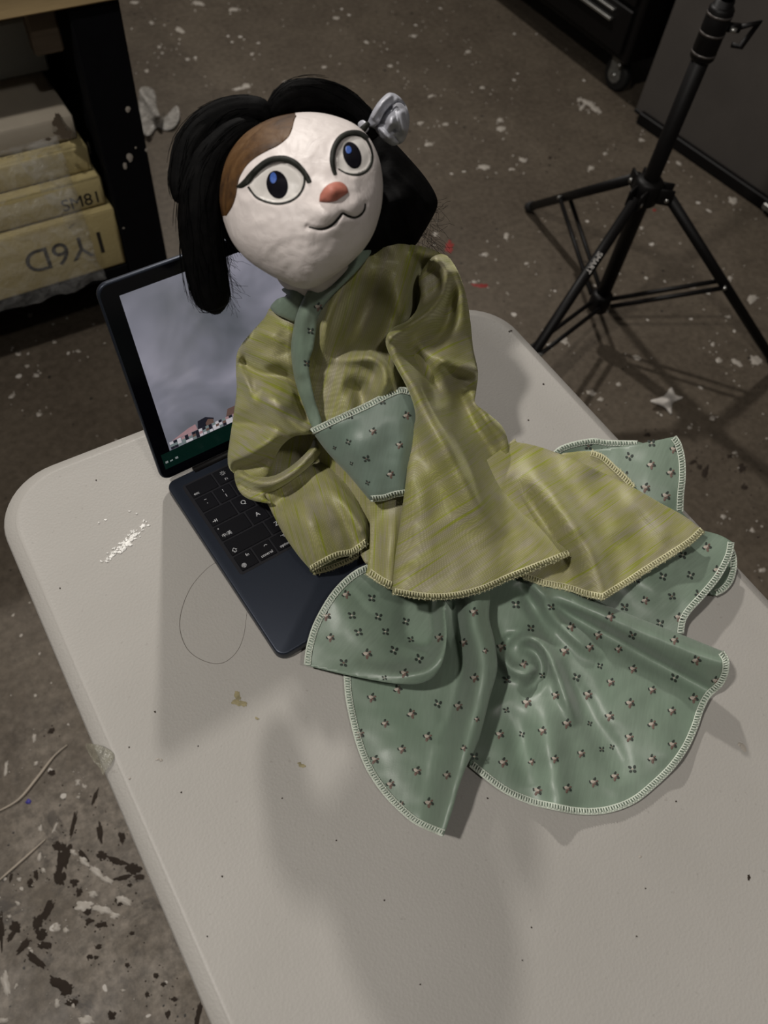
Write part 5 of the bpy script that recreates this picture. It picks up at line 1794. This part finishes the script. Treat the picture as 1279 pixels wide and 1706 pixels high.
decal('nose', [(531.5, 336), (531.5, 336), (533.5, 323), (543, 310), (555, 303.5), (568.5, 303.5), (577.5, 311), (580.5, 321), (580.5, 321), (569, 328.5), (559, 335), (545, 336.5)], NOSEP, 0.0005, 2.2, 0.0035)
stroke('mouth', [(514, 378, 0.7), (530, 381.5, 1.6), (544, 379.8, 2.0), (555.5, 372.5, 2.0), (565, 362, 2.0), (570.8, 355.5, 1.8), (579, 359.5, 1.9), (590.5, 362.5, 1.8), (600.5, 358, 1.6), (607, 349, 1.4), (608.3, 339, 0.8)], BLACKPAINT)
cloth('neck', [(455, 440), (500, 450), (560, 440), (580, 445), (550, 478), (526, 495), (512, 499), (494, 489), (468, 474)],
      [(462, 440, .238), (560, 440, .246), (545, 475, .236), (512, 496, .222), (474, 470, .226), (515, 465, .245)], HEAD, puff=(.008, .02, 26), seed=26)

# --- hair


def hair_lock(name, path, seed, strands=90, flat=1.0, n=56):
    """rope of combed fibres: (x, y, z, radius in px)"""
    ln = spline(path, 5)
    m = len(ln)
    pos, rr = [], []
    for q in ln:
        p = at(q[0], q[1], q[2])
        pos.append(p)
        rr.append(q[3] * ((np.array(p) - CAM) @ fwd) / F_PX)
    tang = [(pos[min(i + 1, m - 1)] - pos[max(i - 1, 0)]).normalized() for i in range(m)]
    V, Fc, ring = [], [], []
    for i in range(m):
        vd = (Vector(CAM) - pos[i])
        vd = (vd - tang[i] * vd.dot(tang[i])).normalized()
        sd = tang[i].cross(vd)
        ring.append((vd, sd))
        for k_ in range(n):
            g = 2 * math.pi * k_ / n
            gro = 1 + 0.055 * mnoise.noise(Vector((math.cos(g) * 5, math.sin(g) * 5, seed + i * 0.035))) + 0.05 * mnoise.noise(Vector((math.cos(g) * 14, math.sin(g) * 14, seed + i * 0.05)))
            V.append(pos[i] + (vd * math.sin(g) * flat + sd * math.cos(g)) * rr[i] * gro)
    for i in range(m - 1):
        for k_ in range(n):
            k2 = (k_ + 1) % n
            Fc.append([i * n + k_, i * n + k2, (i + 1) * n + k2, (i + 1) * n + k_])
    Fc.append(list(range(n))[::-1])
    Fc.append([(m - 1) * n + k_ for k_ in range(n)])
    o = obj(name, V, Fc, HAIR, doll, True)
    mb = MB()
    rg = random.Random(seed)
    for s in range(strands):
        g = rg.uniform(0, 2 * math.pi)
        i0 = rg.randrange(0, max(1, m - 12))
        L = rg.randrange(8, 26)
        loose = rg.random() ** 3 * 0.35
        pts = []
        for i in range(i0, min(m, i0 + L), 3):
            vd, sd = ring[i]
            f = (i - i0) / L
            gg = g + 0.5 * mnoise.noise(Vector((s * 1.3, i * 0.06, seed)))
            pts.append(pos[i] + (vd * math.sin(gg) * flat + sd * math.cos(gg)) * rr[i] * (1.0 + loose * f) + tang[i] * rr[i] * 0.3 * f)
        if len(pts) > 2:
            mb.tube(pts, [0.00022] * (len(pts) - 1) + [0.0001], 4)
    stuff(mb.build('loose_strands', HAIR, o, True))
    return o


hair_lock('hair_lock', [(448, 196, .318, 12), (436, 184, .322, 18), (410, 184, .318, 24), (378, 194, .312, 28), (348, 214, .305, 31), (326, 244, .298, 33), (314, 280, .290, 31), (306, 312, .284, 24), (300, 334, .280, 12)], 3)
hair_lock('hair_lock', [(432, 208, .314, 10), (404, 216, .312, 20), (376, 240, .305, 26), (352, 275, .296, 32), (338, 320, .284, 36), (334, 365, .270, 36), (338, 410, .252, 36), (345, 455, .232, 34), (352, 490, .215, 31), (358, 510, .205, 22), (360, 521, .202, 8)], 5, 160)
hair_lock('hair_lock', [(451, 198, .316, 8), (462, 178, .324, 18), (485, 162, .328, 24), (518, 157, .326, 24), (552, 164, .320, 24), (582, 180, .312, 22), (606, 203, .302, 20), (622, 228, .292, 16)], 7)
hair_lock('hair_lock', [(440, 200, .300, 16), (480, 186, .300, 18), (530, 184, .300, 18), (580, 198, .296, 18), (615, 228, .286, 16)], 9, 20)
hair_lock('hair_lock', [(374, 330, .245, 10), (376, 365, .240, 12), (386, 395, .232, 11), (402, 418, .226, 5)], 11, 25)
cloth('hair_back', [(600, 190), (625, 205), (650, 230), (680, 262), (708, 295), (726, 325), (728, 345), (716, 370), (704, 390), (694, 406), (680, 414), (640, 416), (600, 430), (585, 400), (600, 300), (595, 230)],
      [(600, 190, .275), (650, 230, .262), (708, 295, .232), (728, 340, .216), (704, 390, .212), (640, 416, .220), (600, 430, .222), (600, 300, .252), (670, 330, .245)], HAIR,
      folds=[([(630, 230), (690, 310), (715, 350)], 12, .004), ([(640, 270), (680, 350), (690, 400)], 12, .004), ([(640, 320), (655, 410)], 12, .004)], puff=(.018, .02, 34), seed=27, step=4, wr=.003)
cloth('hair_back', [(400, 240), (450, 200), (520, 190), (590, 210), (625, 260), (632, 330), (610, 400), (560, 440), (500, 445), (430, 430), (392, 390), (380, 320)],
      [(400, 240, .268), (520, 190, .275), (625, 260, .262), (610, 400, .23), (500, 445, .226), (392, 390, .232), (500, 320, .25)], HAIR, puff=(.004, .016, 50), seed=28, step=8)
mb = MB()
rg = random.Random(4)
for s in range(130):
    x0, y0 = rg.uniform(655, 726), rg.uniform(330, 412)
    p0 = at(x0, y0, .22)
    pts = [p0]
    d = Vector((rg.uniform(.2, 1), rg.uniform(-.4, .4), rg.uniform(-1, -.2))).normalized()
    for i in range(5):
        d = (d + Vector((rg.uniform(-.5, .5), rg.uniform(-.5, .5), rg.uniform(-.5, .5)))).normalized()
        pts.append(pts[-1] + d * 0.0042)
    mb.tube(pts, 0.00013, 3)
stuff(mb.build('frizzy_hair_ends', HAIR, doll, True))
mb = MB()
for s in range(60):
    x0, y0 = rg.uniform(372, 384), rg.uniform(395, 500)
    p0 = at(x0, y0, .225 - (y0 - 400) * .0002)
    pts = [p0]
    d = Vector((rg.uniform(0, .5), 0, rg.uniform(-1, -.3))).normalized()
    for i in range(5):
        d = (d + Vector((rg.uniform(-.4, .4), rg.uniform(-.3, .3), rg.uniform(-.5, .3)))).normalized()
        pts.append(pts[-1] + d * 0.0036)
    mb.tube(pts, 0.00011, 3)
stuff(mb.build('frizzy_hair_ends', HAIR, doll, True))

# --- satin flower in the hair: rolled ribbon petals
fl = thing('tmp', 'x y z w', 'x', at(645, 200, .30))
bpy.data.objects.remove(fl)
fb, _ = cloth('hair_flower', [(616, 208), (622, 188), (634, 168), (650, 155), (664, 160), (676, 175), (682, 195), (680, 218), (672, 236), (658, 241), (643, 232), (628, 218)],
              [(616, 208, .302), (650, 155, .322), (682, 195, .308), (672, 236, .294), (643, 232, .296), (650, 200, .318)], SATIN,
              folds=[([(628, 205), (640, 188), (658, 174), (672, 176)], 6, -.007), ([(655, 180), (652, 205), (648, 222)], 8, .006), ([(668, 188), (672, 215)], 9, .005), ([(647, 222), (656, 214), (664, 218)], 5, -.012),
                     ([(640, 172), (630, 190), (624, 205)], 7, .005)], puff=(.006, .012, 12), seed=29, step=2.5, label='silver-blue satin rosette')


def fpart(name, outline, ctrl, folds=(), mat=None, puff=(.003, .004, 7), seed=30):
    s = Surf(ctrl, folds, .0006, seed)
    return sheet(name, outline, s, mat or SATIN, fb, 2.5, .001, ((0, 0), (0, -50)), puff)


fpart('petal', [(612, 208), (618, 190), (630, 170), (646, 155), (658, 157), (664, 166), (652, 174), (640, 188), (632, 204), (622, 212)], [(612, 208, .310), (646, 155, .330), (664, 166, .328), (632, 204, .316), (638, 178, .328)], [([(622, 195), (636, 172), (650, 160)], 4, .003), ([(630, 196), (645, 174)], 4, -.002)])
fpart('petal', [(655, 176), (666, 171), (676, 180), (682, 198), (680, 216), (670, 226), (660, 214), (654, 196)], [(655, 176, .322), (676, 180, .318), (680, 216, .302), (660, 214, .312), (668, 198, .318)], [([(660, 185), (666, 215)], 5, .003)], seed=31)
fpart('petal', [(624, 212), (636, 206), (648, 210), (656, 226), (664, 238), (655, 243), (642, 236), (630, 224)], [(624, 212, .306), (648, 210, .316), (664, 238, .298), (642, 236, .300)], [([(632, 214), (648, 230)], 4, .003)], seed=32)
fpart('knot', [(596, 206), (604, 200), (612, 206), (614, 216), (608, 222), (600, 220)], [(596, 206, .312), (612, 206, .318), (604, 220, .310)], mat=SATIN, puff=(.003, .004, 5), seed=33)
mb = MB()
mb.tube([at(598, 219, .318), at(606, 214, .320), at(613, 206, .321)], [.0018, .0024, .0018], 8)
mb.build('ribbon_tie', BLACKPAINT, fb, True)
